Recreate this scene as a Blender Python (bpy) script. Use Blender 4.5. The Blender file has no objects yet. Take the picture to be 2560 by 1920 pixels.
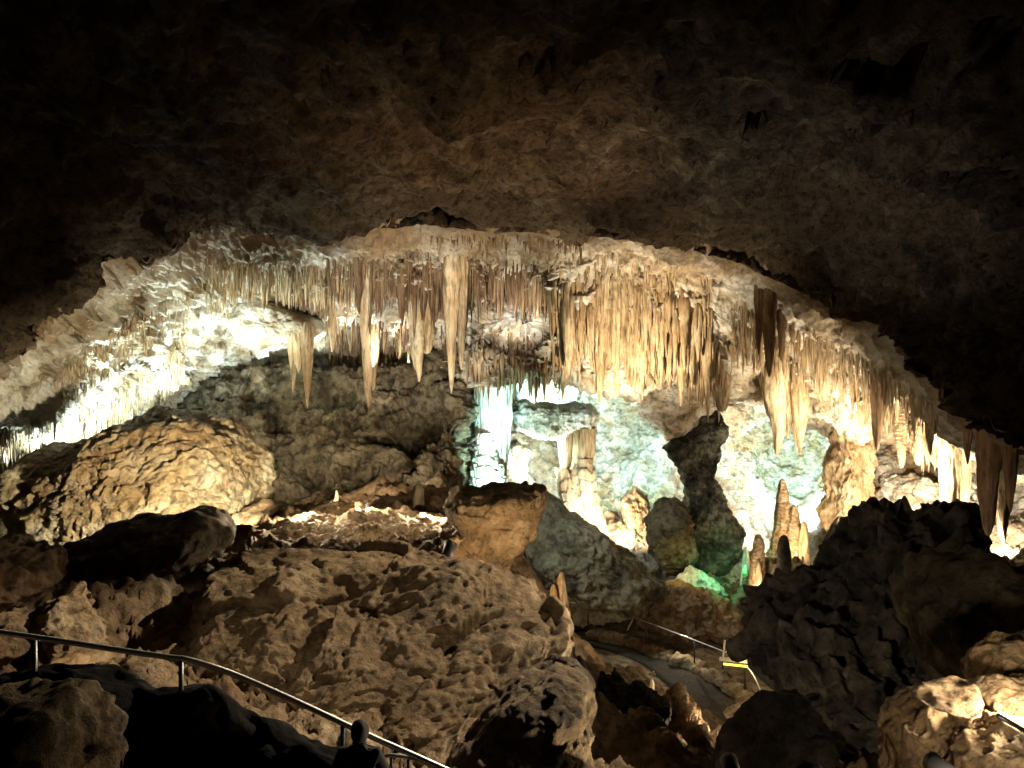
import bpy, math, random
import numpy as np
from mathutils import Vector
from mathutils.bvhtree import BVHTree

# ------------------------------------------------------------------ camera, world, exposure
scene = bpy.context.scene
COL = scene.collection
F = 1609.0                      # focal length in working pixels (2212 wide frame)
CX, CY = 1106.0, 829.5
cam_d = bpy.data.cameras.new("camera")
cam = bpy.data.objects.new("camera", cam_d)
COL.objects.link(cam)
cam.location = (0, 0, 0)
cam.rotation_euler = (math.radians(90), 0, 0)
cam_d.sensor_width = 36.0
cam_d.lens = F / 2212.0 * 36.0
cam_d.clip_start = 0.1
cam_d.clip_end = 500
scene.camera = cam

world = bpy.data.worlds.new("World")
scene.world = world
world.use_nodes = True
wbg = world.node_tree.nodes["Background"]
wbg.inputs[0].default_value = (0.5, 0.6, 1.0, 1)
wbg.inputs[1].default_value = 0.0012
scene.view_settings.view_transform = 'Standard'
scene.view_settings.look = 'None'
scene.view_settings.exposure = 0.8
scene.view_settings.gamma = 1.0
scene.cycles.use_denoising = True
scene.cycles.use_adaptive_sampling = False
scene.cycles.max_bounces = 6
scene.cycles.diffuse_bounces = 2
scene.cycles.sample_clamp_indirect = 4.0
scene.cycles.use_light_tree = True

WARM = (1.0, 0.83, 0.58)
AMBER = (1.0, 0.72, 0.42)
NEUT = (1.0, 0.95, 0.82)
COOL = (0.80, 1.0, 0.95)
CYAN = (0.60, 1.0, 0.90)
AQUA = (0.56, 1.0, 0.89)
GREEN = (0.08, 1.0, 0.42)


def W(dx, dy, D):
    """point seen at working pixel (dx, dy) at D metres in front of the viewer"""
    return np.array([(dx - CX) / F * D, D, (CY - dy) / F * D])


def lamp(dx, dy, D, watts, col, radius=0.12, aim=None, cone=None, blend=0.6):
    kind = 'SPOT' if aim is not None else 'POINT'
    L = bpy.data.lights.new("cave_or_added_light", kind)
    L.energy = watts
    L.color = col
    L.shadow_soft_size = radius
    o = bpy.data.objects.new("cave_or_added_light", L)
    p = W(dx, dy, D)
    o.location = p
    if aim is not None:
        d = Vector(W(*aim) - p)
        o.rotation_euler = d.to_track_quat('-Z', 'Y').to_euler()
        L.spot_size = math.radians(cone)
        L.spot_blend = blend
    COL.objects.link(o)
    return o


# lamps hidden among the rocks (the show-cave lighting), plus added fill spots
lamp(270, 965, 34.5, 1500, COOL, aim=(270, 800, 37), cone=145)                     # under the low ceiling, behind the flowstone mound
lamp(230, 800, 33.0, 500, COOL, aim=(230, 640, 31.5), cone=150)
lamp(120, 985, 34.5, 1000, COOL, aim=(120, 840, 35), cone=168)
lamp(-30, 1010, 33.5, 700, COOL, aim=(-30, 900, 33), cone=172)
lamp(420, 885, 38.5, 1500, COOL, aim=(420, 700, 39.5), cone=150)
lamp(340, 910, 36.0, 800, COOL, aim=(330, 700, 37), cone=150)
lamp(610, 800, 46.0, 700, COOL, aim=(610, 650, 45), cone=150)                     # behind the middle wall crest, on the ceiling
lamp(740, 800, 45.5, 700, NEUT, aim=(740, 650, 45), cone=150)
lamp(880, 790, 45.0, 550, NEUT, aim=(880, 650, 44), cone=150)
lamp(680, 790, 42.0, 1500, COOL, 0.4, aim=(650, 600, 40.5), cone=140)
lamp(820, 790, 42.0, 1100, NEUT, 0.4, aim=(820, 600, 40.5), cone=130)
lamp(520, 790, 38.0, 500, COOL, aim=(520, 600, 39.5), cone=150)
lamp(1110, 690, 40.0, 320, NEUT, aim=(1110, 650, 43), cone=160)
lamp(530, 1110, 22.5, 5200, (1.0, 0.87, 0.58), aim=(300, 1040, 28), cone=90)    # rakes the flowstone mound
lamp(794, 1090, 22.6, 110, WARM, 0.05)              # among the rubble, middle
lamp(930, 1090, 22.5, 280, WARM, 0.05, aim=(900, 1150, 20), cone=150)
lamp(660, 1075, 22.5, 520, WARM, aim=(660, 1150, 20), cone=150)
lamp(740, 1085, 25.0, 1600, WARM, aim=(760, 960, 41), cone=70)
lamp(830, 1085, 25.0, 7500, NEUT, aim=(890, 700, 40), cone=42)     # up at the glowing cream stalactites
lamp(1120, 1290, 17.5, 420, AMBER, aim=(1080, 1150, 20.5), cone=140)                  # below the leaning block
lamp(1072, 1060, 40.2, 900, AQUA, aim=(1066, 900, 43), cone=130)                   # foot of the pale column
lamp(1046, 1050, 39.8, 320, AQUA, aim=(1056, 960, 43), cone=130)
lamp(1112, 905, 43.0, 260, AQUA, aim=(1070, 900, 43.2), cone=140)
lamp(1092, 1040, 38.0, 2600, AQUA, aim=(1066, 900, 42.6), cone=44)
lamp(1190, 862, 47.8, 1600, AQUA, aim=(1190, 820, 50), cone=172)                    # behind the shelf
lamp(1330, 850, 45.0, 1300, CYAN, aim=(1400, 800, 45), cone=160)
lamp(1290, 1135, 42.5, 750, NEUT, aim=(1260, 1040, 46), cone=130)
lamp(1345, 1160, 43.5, 900, WARM, aim=(1345, 1080, 47), cone=155)
lamp(1400, 1000, 45.5, 1200, CYAN, aim=(1370, 990, 50), cone=174)
lamp(1170, 990, 45.0, 900, COOL, aim=(1170, 980, 49), cone=165)
lamp(1735, 1090, 46.5, 2100, AQUA, aim=(1720, 1000, 51.5), cone=165)                  # big white alcove
lamp(1640, 1160, 45.0, 1000, NEUT, aim=(1620, 1060, 49), cone=155)
lamp(1600, 960, 45.0, 700, NEUT, aim=(1600, 940, 49.5), cone=155)
lamp(1718, 1190, 40.0, 260, AMBER, 0.1, aim=(1690, 1120, 42.5), cone=160)             # at the stalagmites
lamp(1630, 1275, 38.0, 180, AMBER, aim=(1640, 1200, 39.5), cone=130)
lamp(1470, 1185, 39.0, 90, (1.0, 0.88, 0.22), aim=(1500, 1250, 41), cone=140)
lamp(1566, 1225, 39.2, 75, GREEN, aim=(1545, 1275, 41), cone=140)
lamp(1603, 1230, 41.0, 60, GREEN, aim=(1611, 1200, 42.5), cone=140)
lamp(1850, 1120, 36.0, 1500, WARM, aim=(1870, 980, 40), cone=145)                   # right-hand recess
lamp(1990, 1060, 34.0, 1700, WARM, aim=(1990, 950, 38), cone=155)
lamp(2150, 1170, 31.0, 2000, WARM, aim=(2130, 1040, 36), cone=155)
lamp(1330, 1010, 34.0, 8800, WARM, aim=(1370, 715, 40), cone=78, blend=1.0)   # up on the great curtain
lamp(1780, 1060, 35.0, 4000, WARM, aim=(1770, 810, 39), cone=84, blend=1.0)
lamp(2225, 1505, 9.5, 380, WARM, 0.1, aim=(2120, 1560, 10), cone=170)               # lower right boulders
lamp(2150, 1760, 7.0, 200, WARM, aim=(2060, 1560, 10), cone=100)
lamp(1640, 1610, 21.5, 700, AMBER, 0.1, aim=(1490, 1560, 22), cone=170)             # beside the path
lamp(1250, 1240, 25.0, 14500, AMBER, aim=(1080, 330, 25), cone=62, blend=1.0)  # added spot, brightens the middle of the vault
lamp(1330, 1240, 26.0, 7500, NEUT, aim=(1680, 330, 24), cone=70, blend=1.0)  # added spot, brightens the right of the vault
lamp(1110, 1035, 30.0, 8500, WARM, aim=(1000, 470, 33.5), cone=74, blend=1.0)    # added spot, brightens the lip of the vault
lamp(1500, 1060, 33.0, 5000, WARM, aim=(1480, 520, 34), cone=64, blend=1.0)  # added spot for the right part of the lip
lamp(320, 872, 27.5, 700, NEUT, aim=(330, 500, 29), cone=84, blend=1.0)  # added spot for the left part of the lip
lamp(640, 1060, 34.5, 800, WARM, aim=(650, 880, 41), cone=100)  # added light grazing up the middle wall
lamp(900, 1050, 34.0, 700, WARM, aim=(890, 880, 41), cone=100)  # added grazing light on the middle wall
lamp(1240, 1350, 22.0, 300, WARM, aim=(1150, 1280, 24), cone=150)
lamp(1130, 1000, 33.0, 1100, COOL, aim=(1290, 1210, 37), cone=80)  # added spot along the sloping slab
lamp(1480, 1340, 36.5, 130, WARM, aim=(1450, 1480, 33), cone=130)  # added light over the path
lamp(1500, 1480, 17.0, 1500, WARM, aim=(1880, 1380, 25), cone=80)  # added weak light on the black rock mass
lamp(1720, 1500, 15.0, 2600, WARM, aim=(850, 1400, 12.5), cone=60)  # added broad fill on the huge boulder
lamp(-220, 1290, 7.6, 300, WARM, aim=(800, 1400, 13), cone=64)   # added fill light from the near left, no lamp there
lamp(1500, 1790, 8.0, 260, WARM, aim=(1130, 1550, 9), cone=120)  # low, right of the huge boulder
lamp(1720, 420, 23.0, 15000, WARM, aim=(850, 1380, 12.5), cone=36)  # added spot below the vault, no fitting, rakes the huge boulder
lamp(1150, 270, 20.0, 3000, WARM, aim=(800, 1130, 21.5), cone=24)  # added spot below the vault, no fitting, lights the rubble bank


# ------------------------------------------------------------------ vector noise
def _h(ix, iy, iz, seed):
    h = (ix.astype(np.uint32) * np.uint32(374761393) + iy.astype(np.uint32) * np.uint32(668265263)
         + iz.astype(np.uint32) * np.uint32(2147483647) + np.uint32((seed * 144665 + 1013) & 0xffffffff))
    h = (h ^ (h >> np.uint32(13))) * np.uint32(1274126177)
    h = (h ^ (h >> np.uint32(16))) * np.uint32(2246822519)
    return h ^ (h >> np.uint32(15))


def pn(P, s=1.0, seed=0):
    """gradient noise, about -1..1; s may be a 3-vector"""
    Q = P * np.asarray(s, float)
    i = np.floor(Q).astype(np.int64)
    f = Q - i
    u = f * f * f * (f * (f * 6 - 15) + 10)
    out = 0.0
    for a in (0, 1):
        for b in (0, 1):
            for c in (0, 1):
                h = _h(i[..., 0] + a, i[..., 1] + b, i[..., 2] + c, seed)
                gx = (h & np.uint32(1023)).astype(float) / 511.5 - 1
                gy = ((h >> np.uint32(10)) & np.uint32(1023)).astype(float) / 511.5 - 1
                gz = ((h >> np.uint32(20)) & np.uint32(1023)).astype(float) / 511.5 - 1
                d = gx * (f[..., 0] - a) + gy * (f[..., 1] - b) + gz * (f[..., 2] - c)
                w = (u[..., 0] if a else 1 - u[..., 0]) * (u[..., 1] if b else 1 - u[..., 1]) * (u[..., 2] if c else 1 - u[..., 2])
                out = out + w * d
    return out * 1.5


def fbm(P, s, octv=4, seed=0, gain=0.5):
    s = np.asarray(s, float)
    o, a = 0.0, 1.0
    for k in range(octv):
        o = o + a * pn(P, s, seed + 17 * k)
        s = s * 2.03
        a *= gain
    return o


def ridged(P, s, octv=4, seed=0, gain=0.5):
    s = np.asarray(s, float)
    o, a = 0.0, 1.0
    for k in range(octv):
        n = 1 - np.abs(pn(P, s, seed + 31 * k)) * 1.6
        o = o + a * n
        s = s * 2.07
        a *= gain
    return o - 0.9


def worley(P, s, seed=0):
    """F1, F2, tilt: nearest distances (in cells) and a random plane per cell"""
    Q = P * np.asarray(s, float)
    i = np.floor(Q).astype(np.int64)
    F1 = np.full(Q.shape[:-1], 9.0)
    F2 = F1.copy()
    T = np.zeros(Q.shape[:-1])
    for a in (-1, 0, 1):
        for b in (-1, 0, 1):
            for c in (-1, 0, 1):
                cx, cy, cz = i[..., 0] + a, i[..., 1] + b, i[..., 2] + c
                h = _h(cx, cy, cz, seed)
                g = _h(cx, cy, cz, seed + 77)
                dx = cx + (h & np.uint32(1023)) / 1023.0 - Q[..., 0]
                dy = cy + ((h >> np.uint32(10)) & np.uint32(1023)) / 1023.0 - Q[..., 1]
                dz = cz + ((h >> np.uint32(20)) & np.uint32(1023)) / 1023.0 - Q[..., 2]
                d = np.sqrt(dx * dx + dy * dy + dz * dz)
                t = (dx * ((g & np.uint32(255)) / 127.5 - 1) + dy * (((g >> np.uint32(8)) & np.uint32(255)) / 127.5 - 1)
                     + dz * (((g >> np.uint32(16)) & np.uint32(255)) / 127.5 - 1) + ((g >> np.uint32(24)) & np.uint32(255)) / 255.0 - 0.5)
                m = d < F1
                F2 = np.where(m, F1, np.minimum(F2, d))
                T = np.where(m, t, T)
                F1 = np.where(m, d, F1)
    return F1, F2, T


# ---- surface characters: each gives a displacement in metres towards the cave's inside
def rocky(P, big=0.8, seed=0, s=0.25, fine=1.0):
    f = big * fbm(P, s, 3, seed) + 0.35 * big * ridged(P, s * 3.2, 4, seed + 5)
    _, _, t = worley(P + 0.4 * fbm(P, s * 3, 2, seed + 3)[..., None], s * 3.5, seed + 9)
    a1, a2, t3 = worley(P + 0.12 * fbm(P, s * 7, 2, seed + 4)[..., None], s * 9.0, seed + 13)
    return f + 0.24 * big * t + 0.10 * big * t3 - 0.9 * big * np.clip(0.07 - (a2 - a1), 0, 1) + fine * 0.10 * big * fbm(P, s * 18, 3, seed + 7)


def knobs(P, s, amp, seed=0):
    s0 = float(np.max(s))
    F1, F2, t = worley(P + (0.25 / s0) * pn(P, s0 * 1.3, seed + 2)[..., None], s, seed)
    return amp * np.sqrt(np.clip(1.0 - F1 * F1, 0, 1))


def drips(P, s, amp, seed=0):
    a = pn(P, (s, s, s * 0.07), seed)
    b = pn(P, (s * 2.3, s * 2.3, s * 0.12), seed + 1)
    return amp * ((1 - np.abs(a)) ** 2 + 0.5 * (1 - np.abs(b)) - 0.9)


# ------------------------------------------------------------------ materials
MATS = {}


def mat(name, rgb, rough=0.7, metal=0.0, emit=0.0, ecol=None):
    m = bpy.data.materials.new(name)
    m.use_nodes = True
    b = m.node_tree.nodes["Principled BSDF"]
    b.inputs["Base Color"].default_value = (*rgb, 1)
    b.inputs["Roughness"].default_value = rough
    b.inputs["Metallic"].default_value = metal
    if emit:
        b.inputs["Emission Color"].default_value = (*(ecol or rgb), 1)
        b.inputs["Emission Strength"].default_value = emit
    MATS[name] = m
    return m


def rock_mat(name, cols, scale=0.8, bump=0.12, bscale=2.5, rough=0.75, vs=1.0, pop=0.0, popscale=4.0, tint=None, tint_amt=0.5, tint_scale=0.22, spec=0.18, stain=0.35, painted_falloff=None):
    m = bpy.data.materials.new(name)
    m.use_nodes = True
    nt = m.node_tree
    N, Lk = nt.nodes, nt.links
    b = N["Principled BSDF"]
    g = N.new("ShaderNodeNewGeometry")
    vm = N.new("ShaderNodeVectorMath")
    vm.operation = 'MULTIPLY'
    vm.inputs[1].default_value = (1, 1, 1 / vs)
    Lk.new(g.outputs["Position"], vm.inputs[0])
    n1 = N.new("ShaderNodeTexNoise")
    n1.inputs["Scale"].default_value = scale
    n1.inputs["Detail"].default_value = 9
    n1.inputs["Roughness"].default_value = 0.66
    n1.inputs["Distortion"].default_value = 0.12
    Lk.new(vm.outputs[0], n1.inputs["Vector"])
    r = N.new("ShaderNodeValToRGB")
    e = r.color_ramp.elements
    while len(e) < len(cols):
        e.new(0.5)
    for k, (p, c) in enumerate(cols):
        e[k].position = p
        e[k].color = (*c, 1)
    Lk.new(n1.outputs[0], r.inputs[0])
    col = r.outputs[0]
    if painted_falloff:  # light falloff near the lip, mixed into the rock colour
        at = N.new("ShaderNodeAttribute")
        at.attribute_name = "painted_falloff"
        cm = N.new("ShaderNodeMix")
        cm.data_type = 'RGBA'
        Lk.new(at.outputs["Fac"], cm.inputs[0])
        Lk.new(col, cm.inputs[6])
        cm.inputs[7].default_value = (*painted_falloff, 1)
        col = cm.outputs[2]
    if tint:
        n2 = N.new("ShaderNodeTexNoise")
        n2.inputs["Scale"].default_value = tint_scale
        n2.inputs["Detail"].default_value = 5
        n2.inputs["Roughness"].default_value = 0.6
        Lk.new(g.outputs["Position"], n2.inputs["Vector"])
        mr = N.new("ShaderNodeMapRange")
        mr.inputs[1].default_value = 0.42
        mr.inputs[2].default_value = 0.62
        mr.inputs[4].default_value = tint_amt
        Lk.new(n2.outputs[0], mr.inputs[0])
        mx = N.new("ShaderNodeMix")
        mx.data_type = 'RGBA'
        Lk.new(mr.outputs[0], mx.inputs[0])
        Lk.new(col, mx.inputs[6])
        mx.inputs[7].default_value = (*tint, 1)
        col = mx.outputs[2]
    n4 = N.new("ShaderNodeTexNoise")
    n4.inputs["Scale"].default_value = scale * 3.6
    n4.inputs["Detail"].default_value = 7
    n4.inputs["Roughness"].default_value = 0.7
    n4.inputs["Distortion"].default_value = 0.2
    Lk.new(vm.outputs[0], n4.inputs["Vector"])
    mr4 = N.new("ShaderNodeMapRange")
    mr4.inputs[1].default_value = 0.36
    mr4.inputs[2].default_value = 0.54
    mr4.inputs[3].default_value = stain
    mr4.inputs[4].default_value = 1.0
    Lk.new(n4.outputs[0], mr4.inputs[0])
    mx4 = N.new("ShaderNodeMix")
    mx4.data_type = 'RGBA'
    mx4.blend_type = 'MULTIPLY'
    mx4.inputs[0].default_value = 1.0
    Lk.new(col, mx4.inputs[6])
    Lk.new(mr4.outputs[0], mx4.inputs[7])
    col = mx4.outputs[2]
    Lk.new(col, b.inputs["Base Color"])
    b.inputs["Roughness"].default_value = rough
    b.inputs["Specular IOR Level"].default_value = spec
    n3 = N.new("ShaderNodeTexNoise")
    n3.inputs["Scale"].default_value = bscale
    n3.inputs["Detail"].default_value = 8
    n3.inputs["Roughness"].default_value = 0.74
    n3.inputs["Distortion"].default_value = 0.0
    Lk.new(vm.outputs[0], n3.inputs["Vector"])
    hgt = n3.outputs[0]
    if pop:
        v = N.new("ShaderNodeTexVoronoi")
        v.inputs["Scale"].default_value = popscale
        Lk.new(vm.outputs[0], v.inputs["Vector"])
        ma = N.new("ShaderNodeMath")
        ma.operation = 'MULTIPLY_ADD'
        Lk.new(v.outputs["Distance"], ma.inputs[0])
        ma.inputs[1].default_value = -pop
        Lk.new(hgt, ma.inputs[2])
        hgt = ma.outputs[0]
    bp = N.new("ShaderNodeBump")
    bp.inputs["Strength"].default_value = 1.0
    bp.inputs["Distance"].default_value = bump * 1.6
    Lk.new(hgt, bp.inputs["Height"])
    Lk.new(bp.outputs[0], b.inputs["Normal"])
    MATS[name] = m
    return m


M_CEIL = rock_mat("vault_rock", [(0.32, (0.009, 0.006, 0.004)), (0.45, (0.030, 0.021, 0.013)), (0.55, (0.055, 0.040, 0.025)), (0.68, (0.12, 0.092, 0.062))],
                  scale=0.8, bump=0.50, bscale=2.4, rough=0.95, tint=(0.050, 0.030, 0.017), tint_amt=0.7, stain=0.3, spec=0.05, painted_falloff=(0.17, 0.125, 0.08))
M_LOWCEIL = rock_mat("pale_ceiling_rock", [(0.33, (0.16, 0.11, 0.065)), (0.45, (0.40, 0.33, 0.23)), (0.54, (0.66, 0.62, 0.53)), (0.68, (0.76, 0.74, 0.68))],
                     scale=0.5, bump=0.20, bscale=1.8, tint=(0.26, 0.17, 0.09), tint_amt=0.6, tint_scale=0.28, stain=0.7, painted_falloff=(0.15, 0.105, 0.065))
M_WALL = rock_mat("mottled_wall_rock", [(0.34, (0.035, 0.028, 0.018)), (0.46, (0.17, 0.13, 0.08)), (0.56, (0.37, 0.30, 0.195)), (0.69, (0.55, 0.48, 0.36))],
                  scale=0.6, bump=0.28, bscale=1.8, tint=(0.10, 0.085, 0.055), tint_amt=0.75, tint_scale=0.3, pop=0.5, popscale=1.8, stain=0.25)
M_ALC = rock_mat("white_alcove_rock", [(0.32, (0.26, 0.17, 0.09)), (0.43, (0.54, 0.46, 0.34)), (0.53, (0.72, 0.69, 0.62)), (0.68, (0.80, 0.79, 0.75))],
                 scale=0.5, bump=0.26, bscale=1.7, tint=(0.44, 0.29, 0.15), tint_amt=0.8, pop=0.6, popscale=2.2, tint_scale=0.3, stain=0.4)
M_FLOW = rock_mat("flowstone", [(0.32, (0.20, 0.125, 0.055)), (0.44, (0.44, 0.33, 0.18)), (0.55, (0.64, 0.55, 0.38)), (0.68, (0.76, 0.71, 0.58))],
                  scale=0.7, bump=0.24, bscale=2.6, rough=0.32, pop=1.0, popscale=3.0, tint=(0.28, 0.165, 0.07), tint_amt=0.85, tint_scale=0.13, spec=0.6, stain=0.45)
M_BROWN = rock_mat("brown_boulder_rock", [(0.30, (0.06, 0.04, 0.021)), (0.45, (0.20, 0.138, 0.074)), (0.57, (0.35, 0.252, 0.143)), (0.72, (0.53, 0.42, 0.27))],
                   scale=1.1, bump=0.19, bscale=4.0, tint=(0.22, 0.135, 0.07), tint_amt=0.5, stain=0.45)
M_TANR = rock_mat("tan_boulder_rock", [(0.30, (0.15, 0.09, 0.045)), (0.45, (0.38, 0.26, 0.15)), (0.57, (0.52, 0.39, 0.24)), (0.72, (0.64, 0.53, 0.38))],
                  scale=1.1, bump=0.15, bscale=4.5, tint=(0.40, 0.24, 0.11), tint_amt=0.5, pop=0.3, popscale=6)
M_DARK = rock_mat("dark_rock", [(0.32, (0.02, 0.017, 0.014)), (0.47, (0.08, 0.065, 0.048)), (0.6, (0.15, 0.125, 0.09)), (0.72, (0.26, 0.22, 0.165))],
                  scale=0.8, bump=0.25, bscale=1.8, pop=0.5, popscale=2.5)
M_GREENISH = rock_mat("grey_green_rock", [(0.34, (0.02, 0.02, 0.016)), (0.47, (0.075, 0.075, 0.06)), (0.58, (0.17, 0.165, 0.13)), (0.72, (0.34, 0.33, 0.27))],
                  scale=0.9, bump=0.22, bscale=2.6, pop=0.6, popscale=3.5, stain=0.3)
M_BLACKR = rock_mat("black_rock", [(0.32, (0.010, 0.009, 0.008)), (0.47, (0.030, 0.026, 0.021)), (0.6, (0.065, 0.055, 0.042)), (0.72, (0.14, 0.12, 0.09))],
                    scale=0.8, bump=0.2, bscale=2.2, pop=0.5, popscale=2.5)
M_SHADEWALL = rock_mat("shade_black_stone", [(0.4, (0.003, 0.003, 0.003)), (0.6, (0.010, 0.009, 0.008))], scale=2, bump=0.05, bscale=6, rough=0.9, spec=0.1)  # near-black colour stands in for the shade on the unlit wall
M_FLOOR = rock_mat("cave_floor_rock", [(0.30, (0.09, 0.055, 0.03)), (0.45, (0.25, 0.17, 0.1)), (0.57, (0.39, 0.285, 0.175)), (0.72, (0.52, 0.42, 0.29))],
                   scale=0.8, bump=0.16, bscale=2.2, tint=(0.30, 0.17, 0.08), tint_amt=0.5)
M_CREAM = rock_mat("cream_calcite", [(0.30, (0.34, 0.21, 0.10)), (0.44, (0.56, 0.43, 0.26)), (0.56, (0.68, 0.58, 0.40)), (0.7, (0.76, 0.69, 0.55))],
                   scale=1.2, bump=0.10, bscale=3.0, rough=0.55, vs=5, tint=(0.42, 0.25, 0.11), tint_amt=0.6, tint_scale=0.4)
M_TAN = rock_mat("tan_calcite", [(0.30, (0.20, 0.125, 0.065)), (0.44, (0.40, 0.29, 0.165)), (0.56, (0.56, 0.44, 0.28)), (0.7, (0.68, 0.58, 0.42))],
                 scale=1.2, bump=0.12, bscale=3.0, rough=0.6, vs=4, tint=(0.30, 0.18, 0.085), tint_amt=0.6, tint_scale=0.4, pop=0.4, popscale=4, stain=0.45)
M_OLIVE = rock_mat("olive_wall_rock", [(0.30, (0.025, 0.02, 0.013)), (0.45, (0.07, 0.056, 0.035)), (0.57, (0.115, 0.093, 0.058)), (0.72, (0.20, 0.17, 0.115))],
                   scale=0.6, bump=0.14, bscale=2.6, tint=(0.06, 0.045, 0.027), tint_amt=0.6)
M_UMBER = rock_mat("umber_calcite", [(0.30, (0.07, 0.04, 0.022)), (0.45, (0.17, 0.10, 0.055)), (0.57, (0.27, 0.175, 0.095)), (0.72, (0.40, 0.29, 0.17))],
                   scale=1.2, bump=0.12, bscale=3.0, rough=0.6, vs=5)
M_WHITE = rock_mat("white_calcite", [(0.30, (0.50, 0.44, 0.33)), (0.44, (0.66, 0.62, 0.52)), (0.56, (0.76, 0.74, 0.68)), (0.7, (0.82, 0.81, 0.78))],
                   scale=1.0, bump=0.12, bscale=2.5, rough=0.5, vs=6)
M_ORANGE = rock_mat("peach_calcite", [(0.30, (0.27, 0.155, 0.08)), (0.45, (0.46, 0.31, 0.18)), (0.58, (0.60, 0.45, 0.29)), (0.72, (0.70, 0.58, 0.42))],
                    scale=1.4, bump=0.16, bscale=3.5, rough=0.5, vs=0.5, pop=0.4, popscale=4)
M_PATH = rock_mat("path_asphalt", [(0.35, (0.035, 0.029, 0.022)), (0.6, (0.06, 0.05, 0.038))], scale=1.5, bump=0.02, bscale=12, rough=0.8)
M_STEEL = mat("handrail_steel", (0.88, 0.90, 0.88), 0.40, 1.0)
M_POST = mat("rail_post_steel", (0.12, 0.12, 0.12), 0.4, 0.8)
M_BLACK = mat("lamp_housing_paint", (0.012, 0.012, 0.013), 0.45)
M_GLASS = mat("lamp_lens", (1, 0.9, 0.7), 0.3, 0, 12.0, (1.0, 0.85, 0.55))
M_STRIP = mat("amber_light_strip", (1, 0.7, 0.1), 0.4, 0, 2.5, (1.0, 0.62, 0.05))
M_BOARD = rock_mat("panel_print", [(0.38, (0.08, 0.09, 0.10)), (0.5, (0.30, 0.31, 0.30)), (0.62, (0.5, 0.48, 0.42))], scale=4, bump=0.0, bscale=2, rough=0.35)
M_FRAME = mat("panel_frame", (0.55, 0.5, 0.38), 0.4, 0.3)
M_WIRE = mat("pale_cable", (0.5, 0.45, 0.36), 0.6)
M_CLOTH = mat("dark_jacket", (0.012, 0.012, 0.016), 0.9)
M_HAIR = mat("dark_cap", (0.008, 0.007, 0.007), 0.8)


# ------------------------------------------------------------------ mesh helpers
def make_obj(name, verts, faces, material, parent=None, smooth=True, origin=None):
    verts = np.asarray(verts, np.float32).reshape(-1, 3)
    if origin is None:
        origin = np.zeros(3)
    me = bpy.data.meshes.new(name)
    v = verts - np.asarray(origin, np.float32)
    faces = np.asarray(faces, np.int32)
    me.vertices.add(len(v))
    me.vertices.foreach_set("co", v.ravel())
    n, k = faces.shape
    me.loops.add(n * k)
    me.loops.foreach_set("vertex_index", faces.ravel())
    me.polygons.add(n)
    me.polygons.foreach_set("loop_start", np.arange(0, n * k, k, dtype=np.int32))
    me.polygons.foreach_set("use_smooth", np.full(n, smooth))
    me.update(calc_edges=True)
    me.validate()
    me.materials.append(material)
    o = bpy.data.objects.new(name, me)
    COL.objects.link(o)
    o.location = origin
    if parent is not None:
        o.parent = parent
        o.location = np.asarray(origin) - np.asarray(parent.location) if parent.type == 'EMPTY' else origin
    return o


def empty(name, loc):
    o = bpy.data.objects.new(name, None)
    COL.objects.link(o)
    o.location = loc
    return o


def tag(o, label=None, cat=None, group=None, kind=None):
    if label:
        o["label"] = label
    if cat:
        o["category"] = cat
    if group:
        o["group"] = group
    if kind:
        o["kind"] = kind
    return o


def grid_faces(nu, nv, wrap=False):
    i = np.arange(nv - 1)[:, None]
    j = np.arange(nu if wrap else nu - 1)[None, :]
    a = i * nu + j
    b = i * nu + (j + 1) % nu
    return np.stack([a, b, b + nu, a + nu], -1).reshape(-1, 4)


def crom(P, n, axis):
    """Catmull-Rom resample along an axis"""
    P = np.moveaxis(np.asarray(P, float), axis, 0)
    m = len(P)
    t = np.linspace(0, m - 1, n)
    k = np.clip(np.floor(t).astype(int), 0, m - 2)
    f = (t - k).reshape([-1] + [1] * (P.ndim - 1))
    p0 = np.where((k > 0).reshape(f.shape), P[np.maximum(k - 1, 0)], 2 * P[k] - P[k + 1])
    p3 = np.where((k < m - 2).reshape(f.shape), P[np.minimum(k + 2, m - 1)], 2 * P[k + 1] - P[k])
    p1, p2 = P[k], P[k + 1]
    o = 0.5 * (2 * p1 + (p2 - p0) * f + (2 * p0 - 5 * p1 + 4 * p2 - p3) * f * f + (3 * p1 - p0 - 3 * p2 + p3) * f ** 3)
    return np.moveaxis(o, 0, axis)


def grid_normals(G, wrap=False):
    if wrap:
        du = np.roll(G, -1, 1) - np.roll(G, 1, 1)
    else:
        du = np.gradient(G, axis=1)
    dv = np.gradient(G, axis=0)
    N = np.cross(du, dv)
    return N / np.maximum(np.linalg.norm(N, axis=-1, keepdims=True), 1e-9)


def set_attr(o, vals):
    a = o.data.attributes.new("painted_falloff", 'FLOAT', 'POINT')
    a.data.foreach_set("value", np.asarray(vals, np.float32).ravel())


def blur(d, wrap=False, n=2):
    for _ in range(n):
        p = np.pad(d, ((1, 1), (0, 0)), mode='edge')
        d = 0.25 * p[:-2] + 0.5 * d + 0.25 * p[2:]
        q = np.concatenate([d[:, -1:], d, d[:, :1]], 1) if wrap else np.pad(d, ((0, 0), (1, 1)), mode='edge')
        d = 0.25 * q[:, :-2] + 0.5 * d + 0.25 * q[:, 2:]
    return d


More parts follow.
